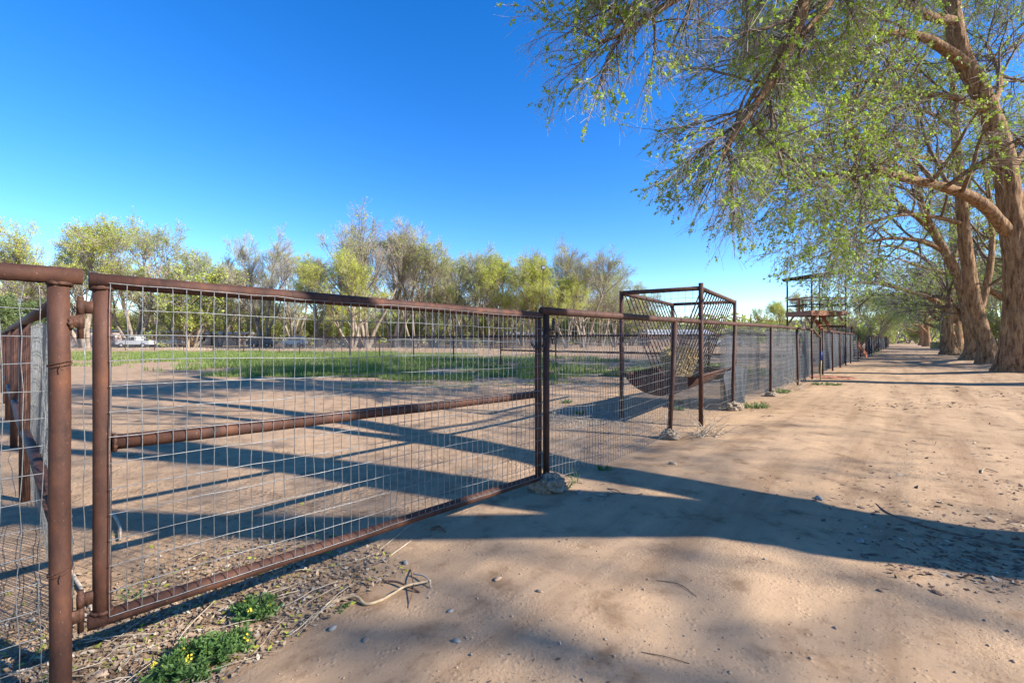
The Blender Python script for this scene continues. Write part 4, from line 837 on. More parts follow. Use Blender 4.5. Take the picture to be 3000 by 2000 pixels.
for q, (u, v, Y, p, hp) in enumerate(((2480, 860, 75, pA, 18.), (2560, 850, 90, pB, 18.), (2620, 870, 120, pA, 18.), (2660, 900, 135, pA, 18.), (2720, 860, 125, pB, 18.), (2800, 800, 85, pA, 18.), (2880, 760, 70, pB, 18.), (2960, 740, 60, pA, 18.), (3060, 700, 55, pB, 18.), (2840, 900, 60, pD, 8.), (2930, 890, 52, pD, 8.), (2690, 930, 128, pD, 8.), (2600, 940, 110, pD, 8.), (2520, 935, 90, pD, 8.), (2440, 930, 80, pD, 8.))):
    far_tree(p, u, v, Y, {pA.name: "thin green tree closing the view far behind the lane elms", pB.name: "bright yellow green tree closing the view behind the lane elms", pD.name: "low scrub tree closing the view behind the lane elms"}[p.name], gr, hp)

# far wood behind everything, one grey green mass
rg = np.random.default_rng(90); n = 42000
a = rg.uniform(-1.15, 1.05, n); D = rg.uniform(135, 200, n); x = D * np.tan(a).clip(-2.2, 1.6); y = D
hh = 5.5 + 5.0 * fbm(x / 16, y / 30, 0.7, 3); z = hh * rg.random(n) ** 0.8; c = np.stack([x, y, z], -1)
ax = nrm(rg.normal(0, 1, (n, 3))); w = nrm(np.cross(ax, rg.normal(0, 1, (n, 3)))); l = rg.uniform(0.5, 1.3, (n, 1)); Vv = np.stack([c - ax * l, c + w * l * 0.45, c + ax * l, c - w * l * 0.45], 1)
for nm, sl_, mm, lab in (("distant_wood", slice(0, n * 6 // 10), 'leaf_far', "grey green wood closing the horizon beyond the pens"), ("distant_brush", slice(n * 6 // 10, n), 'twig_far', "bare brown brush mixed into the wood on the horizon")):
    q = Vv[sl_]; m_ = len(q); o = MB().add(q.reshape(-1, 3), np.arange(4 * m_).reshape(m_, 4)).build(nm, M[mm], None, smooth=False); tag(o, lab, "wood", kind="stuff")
# ------------------------------------------------------------------ inner pen fence
def gpt(u, v):
    Y = EYE * F_PX / (v - HZ); return np.array([(u - CX) / F_PX * Y, Y])
inn = [gpt(625, 1027), gpt(668, 1029), gpt(714, 1032), gpt(761, 1035), gpt(818, 1036.5), gpt(878, 1039), gpt(949, 1042), gpt(1025, 1046), gpt(1112, 1050), gpt(1212, 1055), gpt(1329, 1061), gpt(1467, 1068), gpt(1628, 1076)]
dlast = nrm(inn[-1] - inn[-2])
while lane_w(*(inn[-1] + dlast * 3.3)) < -0.3: inn.append(inn[-1] + dlast * 3.3)
inn.append(inn[-1] + dlast * ((-0.12 - lane_w(*inn[-1])) / float(dlast @ FN)))
inf = empty("pen_fence", (*inn[0], 0), "dark pipe fence crossing the pen from the far corner to behind the feeder", "fence")
for q, p in enumerate(inn):
    b = MB(); pipe(b, (*p, float(gz(*p)) - 0.1), (*p, 1.40), 0.035, 8); b.build("post", M['rust2'], inf)
b = MB(); b.tube(np.array([[*p, 1.40] for p in inn]), 0.045, 8); b.build("top_rail", M['rust2'], inf)
b = MB(); b.tube(np.array([[*p, 0.72] for p in inn[11:]]), 0.04, 8); b.build("middle_rail", M['rust2'], inf)
b = MB(); b.sheet(np.stack([np.array([[*p, 0.06] for p in inn[:]]), np.array([[*p, 1.36] for p in inn])])); b.build("wire_mesh", M['netting'], inf)
# far boundary fence
ff = [inn[0] + np.array([-1, 0.05]) * 3.4 * q for q in range(1, 9)]
fr = [np.array([x, 58.0 + 0.02 * x]) for x in np.arange(-30, 40, 3.6)]
for pts, lab in ((ff, "far pipe fence at the left end of the grass"), (fr, "pale mesh boundary fence behind the far bar gate")):
    e = empty("boundary_fence", (*pts[0], 0), lab, "fence")
    for p in pts: b = MB(); pipe(b, (*p, -0.1), (*p, 1.40), 0.035, 6); b.build("post", M['rust2'], e)
    b = MB(); b.tube(np.array([[*p, 1.39] for p in pts]), 0.04, 6); b.build("top_rail", M['rust2'], e)
    b = MB(); b.sheet(np.stack([np.array([[*p, 0.06] for p in pts]), np.array([[*p, 1.36] for p in pts])])); b.build("wire_mesh", M['netting'], e)
# bar gate out in the pens
gA = at(1436, 1021, 50); gB = at(1503, 1020, 50.5)
bg_ = empty("bar_gate", (gA[0], gA[1], 0), "dark six bar stock gate standing far out in the pens", "gate")
b = MB(); pipe(b, (gA[0], gA[1], 0.0), (gA[0], gA[1], 1.55), 0.04, 8); pipe(b, (gB[0], gB[1], 0.0), (gB[0], gB[1], 1.55), 0.04, 8); b.build("frame", M['rust2'], bg_)
for q in range(6):
    z = 0.28 + q * 0.24; b = MB(); pipe(b, (gA[0], gA[1], z), (gB[0], gB[1], z), 0.03, 6); b.build("bar", M['rust2'], bg_)
# floodlight pole
pl = at(1591, 785, 36); lpole = empty("floodlight_pole", (pl[0], pl[1], 0), "thin rusty pole with one square floodlight on top", "light pole")
b = MB(); pipe(b, (pl[0], pl[1], -0.1), (pl[0], pl[1], pl[2] - 0.1), 0.035, 8); b.build("pole", M['rust2'], lpole)
dk = plain("dark_housing", (0.06, 0.065, 0.07)); gls = plain("lamp_glass", (0.45, 0.47, 0.5), 0.15)
b = MB(); b.box((pl[0], pl[1], pl[2] + 0.02), (0.30, 0.16, 0.28)); hd = b.build("lamp_head", dk, lpole, smooth=False)
b = MB(); b.box((pl[0] + 0.02, pl[1] - 0.085, pl[2] + 0.02), (0.22, 0.012, 0.2)); b.build("lamp_glass", gls, hd, smooth=False)
up = at(2200, 918, 75); e = empty("utility_pole", (up[0], up[1], 0), "distant thin pole beside the round yellow green tree", "pole")
b = MB(); pipe(b, (up[0], up[1], -0.1), (up[0], up[1], up[2]), 0.09, 8); b.build("pole", M['brown_twig'], e)

# ------------------------------------------------------------------ lookout tower
tw_r = nrm(np.array([0.978, 0.208])); tw_l = np.array([-tw_r[1], tw_r[0]]); T0 = np.array([19.69, 29.9]); TWw, TWd = 2.70, 2.0
tower = empty("lookout_tower", (T0[0], T0[1], float(gz(*T0))), "open rusty lookout stand on posts with red boards and a slanted roof", "tower")
def tp(a, bb, z): p = T0 + tw_r * a + tw_l * bb; return np.array([p[0], p[1], z])
ax_r = np.array([*tw_r, 0]); ax_l = np.array([*tw_l, 0])
def roofz(a): return 5.42 + 0.13 * a
for a, bb in ((0, 0), (TWw, 0), (TWw, TWd), (0, TWd)):
    b = MB(); pipe(b, tp(a, bb, -0.1), tp(a, bb, roofz(a)), 0.055, 8); b.build("post", M['rust2'], tower)
b = MB(); b.box(tp(TWw / 2, TWd / 2, 3.10), (TWw, TWd, 0.05), ax_r); b.build("deck", M['redwood'], tower, smooth=False)
for (c, ln, ax) in ((tp(TWw / 2, -0.05, 2.99), TWw + 0.14, ax_r), (tp(TWw / 2, TWd + 0.05, 2.99), TWw + 0.14, ax_r), (tp(-0.05, TWd / 2, 2.99), TWd + 0.04, ax_l), (tp(TWw + 0.05, TWd / 2, 2.99), TWd + 0.04, ax_l)):
    b = MB(); b.box(c, (ln, 0.04, 0.33), ax); b.build("fascia_board", M['redwood'], tower, smooth=False)
for z in (3.56, 4.02):
    for (p, q) in (((0, 0), (TWw, 0)), ((TWw, 0), (TWw, TWd)), ((TWw, TWd), (0, TWd)), ((0, TWd), (0, 0))):
        b = MB(); pipe(b, tp(*p, z), tp(*q, z), 0.046, 6); b.build("guard_rail", M['redpaint'] if z > 4 else M['rust2'], tower)
for a, bb in ((1.3, 0), (0, 1.0), (1.3, TWd), (TWw, 1.0), (0.85, TWd)):
    b = MB(); b.box(tp(a, bb, 3.57), (0.07, 0.07, 0.9), ax_r); b.build("baluster", M['redwood'], tower, smooth=False)
b = MB()
for (p, q) in (((0.02, 0.02), (TWw - 0.02, 0.02)), ((0.02, TWd), (TWw, TWd)), ((TWw - 0.02, 0.05), (TWw - 0.02, TWd)), ((0.02, 0.05), (0.02, TWd))):
    wire_mesh(b, tp(*p, 0)[:2], tp(*q, 0)[:2], np.arange(3.2, 4.0, 0.1), 0.15, 0.004, 0, None, None, 0.002, 3, kside=3)
b.build("rail_mesh", M['wire_dull'], tower)
for (a0, b0, a1, b1) in ((0, 0, 0.55, 0), (TWw, 0, TWw - 0.55, 0), (0, 0, 0, 0.55), (0, TWd, 0, TWd - 0.55), (TWw, TWd, TWw, TWd - 0.55), (TWw, TWd, TWw - 0.55, TWd), (0, TWd, 0.55, TWd)):
    b = MB(); b.bar(tp(a0, b0, 2.25), tp(a1, b1, 2.86), 0.05, 0.11); b.build("knee_brace", M['redwood'], tower, smooth=False)
b = MB(); c0, c1 = tp(-0.25, TWd / 2, 0), tp(TWw + 0.35, TWd / 2, 0); z0_, z1_ = roofz(-0.25) + 0.06, roofz(TWw + 0.35) + 0.06
ax = nrm(np.array([*(c1 - c0)[:2], z1_ - z0_])); az = np.cross(ax, ax_l)
b.box((c0 + c1) / 2 + [0, 0, (z0_ + z1_) / 2], (np.linalg.norm(c1 - c0), TWd + 0.5, 0.10), ax, ax_l, az); rf = b.build("roof", M['roofboard'], tower, smooth=False)
for bb in (-0.15, 0.6, 1.4, TWd + 0.15):
    b = MB(); a_ = tp(-0.2, bb, roofz(-0.2) - 0.03); c_ = tp(TWw + 0.3, bb, roofz(TWw + 0.3) - 0.03); b.bar(a_, c_, 0.07, 0.16); b.build("rafter", M['roofboard'], rf, smooth=False)
b = MB(); pipe(b, tp(-0.03, 0, 5.38), tp(TWw + 0.03, 0, 5.40), 0.028, 6); pipe(b, tp(-0.03, TWd, 5.38), tp(TWw + 0.03, TWd, 5.40), 0.028, 6); b.build("top_tie", M['rust2'], tower)
# red stair up to the deck
s0, s1 = tp(TWw + 1.7, TWd * 0.75, 0.15), tp(TWw - 0.9, TWd * 0.75, 3.05)
for o_ in (-0.38, 0.38):
    b = MB(); b.bar(s0 + ax_l * o_, s1 + ax_l * o_, 0.05, 0.26); b.build("stair_stringer", M['redpaint'], tower, smooth=False)
for q in range(10):
    p = s0 + (s1 - s0) * (q + 0.5) / 10; b = MB(); b.box(p, (0.27, 0.72, 0.04), ax_r); b.build("stair_tread", M['redwood'], tower, smooth=False)
# chute frame below the tower
ch = empty("chute_frame", (*tp(1.1, -1.2, 0)[:2], 0), "dark pipe chute frame with ragged cloth below the tower", "chute")
Cc = [tp(-0.1, -1.3, 0), tp(1.75, -1.3, 0), tp(2.2, -0.2, 0), tp(0.4, -0.2, 0)]
for p in Cc: b = MB(); pipe(b, p + [0, 0, -0.05], p + [0, 0, 2.12], 0.04, 8); b.build("post", M['rust2'], ch)
b = MB(); b.tube(np.array([p + [0, 0, 2.1] for p in Cc + Cc[:1]]), 0.045, 8); b.build("top_rail", M['rust2'], ch)
s, h = np.meshgrid(np.linspace(0, 1, 24), np.linspace(0, 1, 8)); A, B = Cc[0], Cc[1]
b = MB().sheet(np.stack([A[0] + (B[0] - A[0]) * s, A[1] + (B[1] - A[1]) * s + 0.05 * np.sin(s * 20), 2.02 - h * (1.1 + 0.25 * np.sin(s * 9))], -1)); b.build("hanging_cloth", M['cloth'], ch)
# red steps in the fence gap
sp = lane_pt(30.5) - FN * 0.3; stp = empty("red_steps", (*sp, 0), "small faded red wooden steps standing in the fence gap", "steps")
A = np.array([*(sp - FD * 2.2 - FN * 0.2), 1.0]); B = np.array([*(sp + FD * 0.9 + FN * 0.1), 0.12])
for o_ in (-0.35, 0.35):
    b = MB(); n3 = np.array([*FN, 0]) * o_; b.bar(A + n3, B + n3, 0.05, 0.3); b.build("stringer", M['redpaint'], stp, smooth=False)
for q in range(5):
    p = A + (B - A) * (q + 0.5) / 5; b = MB(); b.box(p, (0.4, 0.7, 0.05), (*FD, 0)); b.build("tread", M['redpaint'], stp, smooth=False)
b = MB(); b.bar(A + [0, 0, 0.95], B + [0, 0, 0.95], 0.05, 0.05); b.bar(B + [0, 0, -0.1], B + [0, 0, 0.95], 0.05, 0.05, (1, 0, 0)); b.build("handrail", M['rust2'], stp)

# ------------------------------------------------------------------ small things along the lane fence
kp = gpt(2403, 1113); stake = empty("marker_stake", (*kp, float(gz(*kp))), "thin tan stake with a bright blue cap by the fence opening", "stake")
b = MB(); pipe(b, (*kp, -0.05), (kp[0] + 0.03, kp[1], 0.66), 0.016, 8); b.build("shaft", M['straw'], stake); b = MB(); pipe(b, (kp[0] + 0.03, kp[1], 0.60), (kp[0] + 0.036, kp[1], 0.88), 0.021, 10); b.build("cap", M['blue'], stake)
hc = gpt(2430, 1108); rg = np.random.default_rng(8); pts = []
for q in range(150):
    a = q * 0.21; r = 0.34 + 0.24 * math.sin(q * 0.27); pts.append([hc[0] + 1.25 * r * math.cos(a), hc[1] + r * math.sin(a), 0.02 + float(gz(hc[0], hc[1])) + 0.018 * (q // 30) + rg.normal(0, 0.003)])
o = MB().tube(catmull(np.array(pts[:90]), 300), 0.011, 6).build("garden_hose", M['hose'], None, origin=(*hc, 0)); tag(o, "faded red hose coiled on the dirt beside the blue capped stake", "hose")
# hay bales down the lane
hb = [at(2741, 1012, 62) * [1, 1, 0]]; 
for q, (dx, dy, z) in enumerate(((0, 0, 0.22), (0.04, 0.03, 0.67))):
    b = MB(); c = hb[0] + np.array([dx + 0.1, dy, z]); b.box(c, (1.15, 0.6, 0.43)); b.box(c + [0.002, 0, 0], (1.16, 0.4, 0.44)); root = empty("hay_bale", tuple(c - [0, 0, 0.22]), ("lower" if q == 0 else "upper") + " yellow hay bale of the pair stacked beside the straight thick elm", "hay bale")
    BASE[root.name] = c - np.array([0, 0, 0.22]); b.build("bale", M['straw'], root, smooth=False)
    for o_ in (-0.3, 0.3):
        b = MB(); r_ = np.array([[c[0] + o_, c[1] - 0.305, c[2] - 0.222], [c[0] + o_, c[1] - 0.305, c[2] + 0.224], [c[0] + o_, c[1] + 0.305, c[2] + 0.224], [c[0] + o_, c[1] + 0.305, c[2] - 0.222]]); b.tube(r_, 0.006, 4, closed=True); b.build("twine", M['redpaint'], root)

# ------------------------------------------------------------------ houses, sheds and vehicles beyond the pens
stucco = plain("tan_stucco", (0.42, 0.31, 0.22), 0.9); wht = plain("weathered_white_paint", (0.50, 0.48, 0.45), 0.6); dkg = plain("dark_glass", (0.03, 0.035, 0.045), 0.15, 0, 0.6)
roofg = plain("grey_blue_roof", (0.16, 0.20, 0.24), 0.6); pink = plain("pale_pink_stucco", (0.55, 0.42, 0.36), 0.9); metalw = plain("white_metal_roof", (0.40, 0.40, 0.40), 0.5)
door_m = plain("brown_door", (0.10, 0.06, 0.04)); tyre = plain("tyre_rubber", (0.02, 0.02, 0.02), 0.8); orange = plain("orange_stucco", (0.45, 0.26, 0.12), 0.9)
def house(name, u0, u1, Y, h, label, wall, roof, depth=7, wins=4, door=True, pitch=0.0):
    x0, x1 = (u0 - CX) / F_PX * Y, (u1 - CX) / F_PX * Y; cx_, w = (x0 + x1) / 2, x1 - x0; e = empty(name, (cx_, Y, 0), label, "building")
    b = MB(); b.box((cx_, Y + depth / 2, h / 2 - 0.1), (w, depth, h + 0.2)); b.build("wall", wall, e, smooth=False)
    if pitch:
        yy = Y + depth / 2; V_ = [[x0 - .4, Y - .5, h], [x1 + .4, Y - .5, h], [x1 + .4, yy, h + pitch], [x0 - .4, yy, h + pitch], [x1 + .4, Y + depth + .5, h], [x0 - .4, Y + depth + .5, h]]
        b = MB().add(V_, [[0, 1, 2, 3], [3, 2, 4, 5], [0, 5, 4, 1]], [[0, 3, 5], [1, 4, 2]])
    else:
        b = MB(); b.box((cx_, Y + depth / 2, h + 0.14), (w + 0.7, depth + 0.8, 0.28))
    b.build("roof", roof, e, smooth=False)
    for q in range(wins):
        wx = x0 + w * (q + 0.5) / wins; 
        if door and q == wins // 2:
            b = MB(); b.box((wx, Y - 0.02, 1.0), (0.95, 0.06, 2.05)); b.build("door", door_m, e, smooth=False); continue
        b = MB(); b.box((wx, Y - 0.02, 1.5), (1.35, 0.08, 1.1)); wf = b.build("window", wht, e, smooth=False)
        b = MB(); b.box((wx, Y - 0.065, 1.5), (1.15, 0.02, 0.9)); b.build("pane", dkg, wf, smooth=False)
    return e
house("ranch_house", 365, 535, 86, 2.6, "long low tan house with a flat grey blue roof beyond the pens", orange, roofg, wins=6)
house("shed", 120, 268, 84, 2.8, "pale pink stucco shed seen between the corner post and the gate", pink, roofg, wins=3)
house("mobile_home", 545, 705, 90, 2.3, "long white mobile home behind the tree trunks", wht, metalw, wins=5, pitch=0.5)
house("barn", 1905, 2090, 90, 2.2, "low white roofed barn seen through the hay feeder", stucco, metalw, wins=3, pitch=1.1, depth=9)
house("shed", 1490, 1600, 90, 2.2, "small pale shed seen behind the gate latch", stucco, metalw, wins=2, pitch=0.6)
def car(u0, u1, Y, label, paint, kind='suv', cat='car', flip=False):
    x0, x1 = (u0 - CX) / F_PX * Y, (u1 - CX) / F_PX * Y; L = x1 - x0; k = L / 5.0; hh = 1.75 if kind == 'suv' else 1.45
    P_ = {'suv': [(0, .45), (0, .95), (.06, 1.05), (.16, 1.68), (.22, 1.75), (.62, 1.75), (.74, 1.12), (.97, 1.0), (1, .85), (1, .45)],
          'pickup': [(0, .5), (0, 1.05), (.36, 1.08), (.38, 1.7), (.42, 1.76), (.62, 1.76), (.72, 1.15), (.97, 1.02), (1, .9), (1, .5)]}[kind]
    e = empty("parked_car" if kind == 'suv' else "pickup_truck", ((x0 + x1) / 2, Y, 0), label, cat)
    prof = np.array([((1 - a if flip else a) * L + x0, z) for a, z in P_])
    def ext(pr, y0, y1):
        n = len(pr); A = np.array([[x, y0, z] for x, z in pr]); B = np.array([[x, y1, z] for x, z in pr]); c = np.array([[pr[:, 0].mean(), y0, pr[:, 1].mean()], [pr[:, 0].mean(), y1, pr[:, 1].mean()]])
        Vv = np.vstack([A, B, c]); i = np.arange(n); j = (i + 1) % n
        return Vv, np.stack([i, j, n + j, n + i], -1), np.vstack([np.stack([np.full(n, 2*n), j, i], -1), np.stack([np.full(n, 2*n+1), n + i, n + j], -1)])
    Vv, Q, T = ext(prof, Y - 0.9, Y + 0.9); MB().add(Vv, Q, T).build("body", paint, e, smooth=False)
    wa = [(.18, .34), (.36, .5), (.52, .66)] if kind == 'suv' else [(.43, .54), (.55, .66)]
    for a, c in wa:
        q0 = np.array([((1 - t if flip else t) * L + x0, z) for t, z in ((a, 1.12), (c, 1.12), (c - .02, 1.6), (a + .015, 1.6))]); Vv, Q, T = ext(q0, Y - 0.93, Y - 0.88); MB().add(Vv, Q, T).build("window", dkg, e, smooth=False)
    for a in (.18, .82):
        for yy in (-0.86, 0.86):
            cx_ = (1 - a if flip else a) * L + x0; b = MB(); b.tube(np.array([[cx_, Y + yy - 0.12, 0.36], [cx_, Y + yy + 0.12, 0.36]]), 0.36, 14); wh = b.build("wheel", tyre, e)
            if yy < 0: b = MB(); b.tube(np.array([[cx_, Y + yy - 0.14, 0.36], [cx_, Y + yy - 0.11, 0.36]]), 0.2, 10); b.build("rim", metalw, wh)
    return e
dark = plain("dark_blue_paint", (0.03, 0.035, 0.05), 0.25); whitecar = plain("white_car_paint", (0.58, 0.58, 0.57), 0.3); redc = plain("red_car_paint", (0.35, 0.04, 0.03), 0.3); silver = plain("silver_paint", (0.42, 0.44, 0.46), 0.3)
car(352, 450, 69, "white pickup truck parked beyond the pens in front of the tan house", whitecar, 'pickup', 'pickup', True)
car(730, 805, 74, "dark blue car parked under the far trees", dark)
car(832, 895, 76, "white car parked beside the dark blue car under the trees", whitecar, flip=True)
car(470, 530, 79, "white car beyond the pens with a tree trunk before it", whitecar)
car(1000, 1064, 78, "dark car glimpsed under the yellow trees", dark, flip=True)
car(2056, 2114, 82, "pale silver car seen through the feeder's bars near the barn", silver)
car(2118, 2172, 84, "white car parked beyond the feeder near the fence post", whitecar, flip=True)
# ------------------------------------------------------------------ grass in the pen
rg = np.random.default_rng(21)
def blades(x, y, hmin, hmax, wd, leanf=0.5):
    n = len(x); z = gz(x, y) - 0.01; c = np.stack([x, y, z], -1); a = rg.uniform(0, 6.28, n); h = rg.uniform(hmin, hmax, n)
    d = np.stack([np.cos(a), np.sin(a), np.zeros(n)], -1); w = np.stack([-np.sin(a), np.cos(a), np.zeros(n)], -1) * wd
    tip = c + d * (h * rg.uniform(0, leanf, n))[:, None] + np.array([0, 0, 1.0]) * h[:, None]
    V_ = np.stack([c - w, c + w, tip], 1); return V_.reshape(-1, 3), np.arange(3 * n).reshape(n, 3)
def patch(n, c, r, thr, sc=0.35, rot=0.0):
    "ragged ellipse of points on the ground"
    a = rg.uniform(0, 6.28, n); q = np.sqrt(rg.random(n)) * 1.25; ex, ey = q * np.cos(a) * r[0], q * np.sin(a) * r[1]
    x = c[0] + ex * math.cos(rot) - ey * math.sin(rot); y = c[1] + ex * math.sin(rot) + ey * math.cos(rot)
    m = fbm(x * sc, y * sc, 1.5, 3) + 0.5 * (fbm(x * 2.2, y * 2.2, 7.5, 2) - 0.5) - 0.55 * np.clip(q - 0.55, 0, 1); k = (m > thr) & (lane_w(x, y) < -0.3); return x[k], y[k]
mb = MB()
for (n, c, r, thr, rot, h0, h1, wd) in ((120000, (-14, 31), (22, 10), 0.31, -0.55, 0.10, 0.28, 0.016), (16000, (-3.5, 25.5), (9, 3.6), 0.36, -0.4, 0.08, 0.22, 0.014), (46000, (-4.4, 16.6), (7.0, 2.7), 0.31, -0.15, 0.07, 0.19, 0.010),
                                   (14000, (4.0, 24), (7, 6), 0.46, -0.2, 0.06, 0.16, 0.010), (9000, (-1, 12.8), (5, 1.8), 0.50, 0.1, 0.04, 0.12, 0.008), (9000, (8, 18), (5, 4), 0.5, 0.2, 0.05, 0.14, 0.009), (12000, (-40, 40), (14, 7), 0.40, -0.3, 0.08, 0.2, 0.02)):
    x, y = patch(n, c, r, thr, 0.35, rot); Vv, T = blades(x, y, h0, h1, wd); mb.add(Vv, None, T)
o = mb.build("pen_grass", M['grass'], None, smooth=False); tag(o, "patchy bright green grass and weeds growing in the pen", "grass", kind="stuff")
mb = MB()
for (n, c, r, thr) in ((16000, (-25, 62), (40, 12), 0.36), (12000, (12, 48), (22, 14), 0.40)):
    x, y = patch(n, c, r, thr); Vv, T = blades(x, y, 0.05, 0.22, 0.02); mb.add(Vv, None, T)
o = mb.build("dry_grass", M['dry_stalk'], None, smooth=False); tag(o, "dry straw coloured grass on the far pens", "grass", kind="stuff")

# ------------------------------------------------------------------ green weeds
def weed(u, v, R, H, n, label, flowers=0, seed=0, group=None, Y=None, name="weed_clump"):
    r2 = np.random.default_rng(seed + 500); p = gpt(u, v) if Y is None else at(u, v, Y)[:2]; p = np.asarray(p); z0 = float(gz(*p)); root = empty(name, (p[0], p[1], z0), label, "weed", group); mb = MB(); st = MB(); tips = []
    for q in range(n):
        rr = R * math.sqrt(r2.random()) * 0.6; a = r2.uniform(0, 6.28); b0 = np.array([p[0] + rr * math.cos(a) * 1.2, p[1] + rr * math.sin(a), 0]); b0[2] = float(gz(b0[0], b0[1])) - 0.005
        d = nrm(np.array([math.cos(a) * r2.uniform(0.2, 1.1), math.sin(a) * r2.uniform(0.2, 1.1), 1.0])); L = H * r2.uniform(0.6, 1.2); pts = [b0]
        for s_ in range(4): d = nrm(d + r2.normal(0, 0.15, 3) + np.array([0, 0, -0.10])); pts.append(pts[-1] + d * L / 4)
        pts = np.array(pts); st.tube(pts, np.linspace(0.0022, 0.001, 5), 4, cap=False); tips.append(pts[-1])
        m = 28; t = r2.uniform(0.12, 1, m) * 3.999; i = t.astype(int); f = (t - i)[:, None]; c = pts[i] * (1 - f) + pts[i + 1] * f
        ax = nrm(r2.normal(0, 1, (m, 3)) * [1, 1, 0.5] + d * 0.5 + [0, 0, 0.15]); w = nrm(np.cross(ax, r2.normal(0, 1, (m, 3)))); l = r2.uniform(0.14, 0.36, (m, 1)) * min(R, 0.09)
        Vv = np.stack([c, c + ax * l * 0.5 + w * l * 0.15, c + ax * l, c + ax * l * 0.5 - w * l * 0.15], 1); mb.add(Vv, np.arange(4 * m).reshape(m, 4))
    st.build("stem", M['weed'], root); mb.build("leaf_mass", M['weed'], root, smooth=False)
    if flowers:
        fm = MB()
        for q in range(flowers):
            c = tips[q % len(tips)] + r2.normal(0, 0.006, 3)
            for j in range(9):
                ax = nrm(r2.normal(0, 1, 3) + [0, 0, 0.6]); w = nrm(np.cross(ax, r2.normal(0, 1, 3))); l = 0.010; cc = c + r2.normal(0, 0.007, 3); fm.add([cc, cc + ax * l * .5 + w * l * .5, cc + ax * l, cc + ax * l * .5 - w * l * .5], [[0, 1, 2, 3]])
        fm.build("blossom", M['flower'], root, smooth=False)
    return root
weed(575, 1868, 0.14, 0.085, 120, "large feathery green weed with yellow flowers below the gate's bottom rail", 5, 1)
weed(660, 1835, 0.09, 0.07, 60, "smaller flowering weed joined to the large feathery one", 3, 2)
weed(505, 1912, 0.08, 0.06, 60, "leafy dark green weed at the foot of the large feathery one", 0, 3)
weed(750, 1742, 0.09, 0.07, 70, "bushy green weed with tiny yellow flowers under the middle of the gate", 3, 4)
weed(330, 1985, 0.06, 0.06, 26, "green weed tuft in the leaf litter beside the corner post", 2, 5)
weed(385, 1700, 0.035, 0.07, 7, "small green sprout just behind the gate's bottom rail", 0, 6)
weed(25, 1985, 0.06, 0.10, 20, "weed tuft under the mesh left of the corner post", 3, 7)
weed(1010, 1745, 0.03, 0.03, 14, "tiny green sprig beside the pale bent stick", 0, 8)
weed(1655, 1425, 0.04, 0.09, 18, "small green weed at the mesh foot beside the first fence post", 0, 9)
weed(1690, 1408, 0.03, 0.12, 10, "thin green stalk growing through the mesh near the first fence post", 0, 10)
weed(1768, 1372, 0.06, 0.05, 20, "little green tuft on the lane's edge", 0, 11)
weed(2215, 1192, 0.26, 0.12, 60, "low green weed beside the third post's footing", 0, 12)
weed(2290, 1150, 0.2, 0.12, 40, "low green weed where the dead brush leans on the mesh", 0, 13)
weed(2420, 1128, 0.5, 0.06, 80, "flat green patch of weeds in front of the coiled hose", 0, 14)
weed(2558, 1037, 0.6, 0.5, 60, "green weed clump at the foot of the far fence", 0, 15)
weed(2803, 1040, 0.9, 0.9, 160, "bright green leafy bush between the lane elms", 0, 16, name="leafy_bush")
for q, (u, v) in enumerate(((1975, 1140), (1990, 1200), (1700, 1215), (1660, 1180), (1990, 1180))): weed(u, v, 0.1, 0.07, 24, "small weed on the bare ground under the feeder", 0, 30 + q, "small weeds under the feeder")

# ------------------------------------------------------------------ dead brush against the fence
def brush(u, v, R, H, n, label, seed):
    r2 = np.random.default_rng(seed); p = gpt(u, v); root = empty("dead_brush", (*p, float(gz(*p))), label, "brush"); st = []; 
    for q in range(n):
        a = r2.uniform(0, 6.28); b0 = np.array([p[0] + r2.normal(0, R * .35), p[1] + r2.normal(0, R * .35), 0]); b0[2] = float(gz(b0[0], b0[1])); d = nrm(np.array([math.cos(a), math.sin(a), r2.uniform(0.1, 1.3)])); L = H * r2.uniform(0.4, 1.2); pts = [b0]
        for s_ in range(6): d = nrm(d + r2.normal(0, 0.22, 3)); nx = pts[-1] + d * L / 6; nx[2] = max(nx[2], float(gz(nx[0], nx[1])) + 0.004); pts.append(nx)
        st.append(pts)
    st = np.array(st); MB().tubes(st, np.broadcast_to(np.linspace(0.005, 0.0015, 7), st.shape[:2]), 4).build("stem_tangle", M['dry_stalk'], root); return root
brush(2075, 1275, 0.3, 0.45, 34, "tangle of dry bleached stalks at the foot of the feeder post", 1)
brush(2310, 1140, 0.5, 0.7, 30, "bleached dead bush leaning on the shade cloth", 2)
brush(2335, 1125, 0.3, 1.1, 8, "few tall dead stems sticking up beside the bleached dead bush", 3)

# ------------------------------------------------------------------ sticks, stones, litter
def stick(rows, r0, r1, m, label, name="fallen_stick", k=10):
    P_ = np.array([[*gpt(u, v), h] for u, v, h in rows]); P_[:, 2] += gz(P_[:, 0], P_[:, 1]) + r0 * 0.7; c = catmull(P_, 40); n = len(c); rr = np.linspace(r0, r1, n) * (1 + 0.14 * (vnoise(np.arange(n) * 0.6, r0 * 1000, 0.3) - 0.5))
    o = MB().tube(c, rr, k).build(name, M[m], None, origin=P_[0]); return tag(o, label, "stick")
stick([(935, 1737, 0), (985, 1725, 0.004), (1040, 1723, 0.012), (1070, 1740, 0.003), (1110, 1735, 0.004), (1150, 1722, 0.012), (1190, 1707, 0.02), (1262, 1692, 0.01)], 0.0085, 0.0055, 'bare_wood', "pale barkless bent stick lying in front of the gate")
stick([(1120, 1678, 0.0), (1160, 1688, 0.012), (1195, 1703, 0.012), (1230, 1715, 0.0)], 0.006, 0.005, 'brown_twig', "short reddish brown stick lying across the pale bent stick")
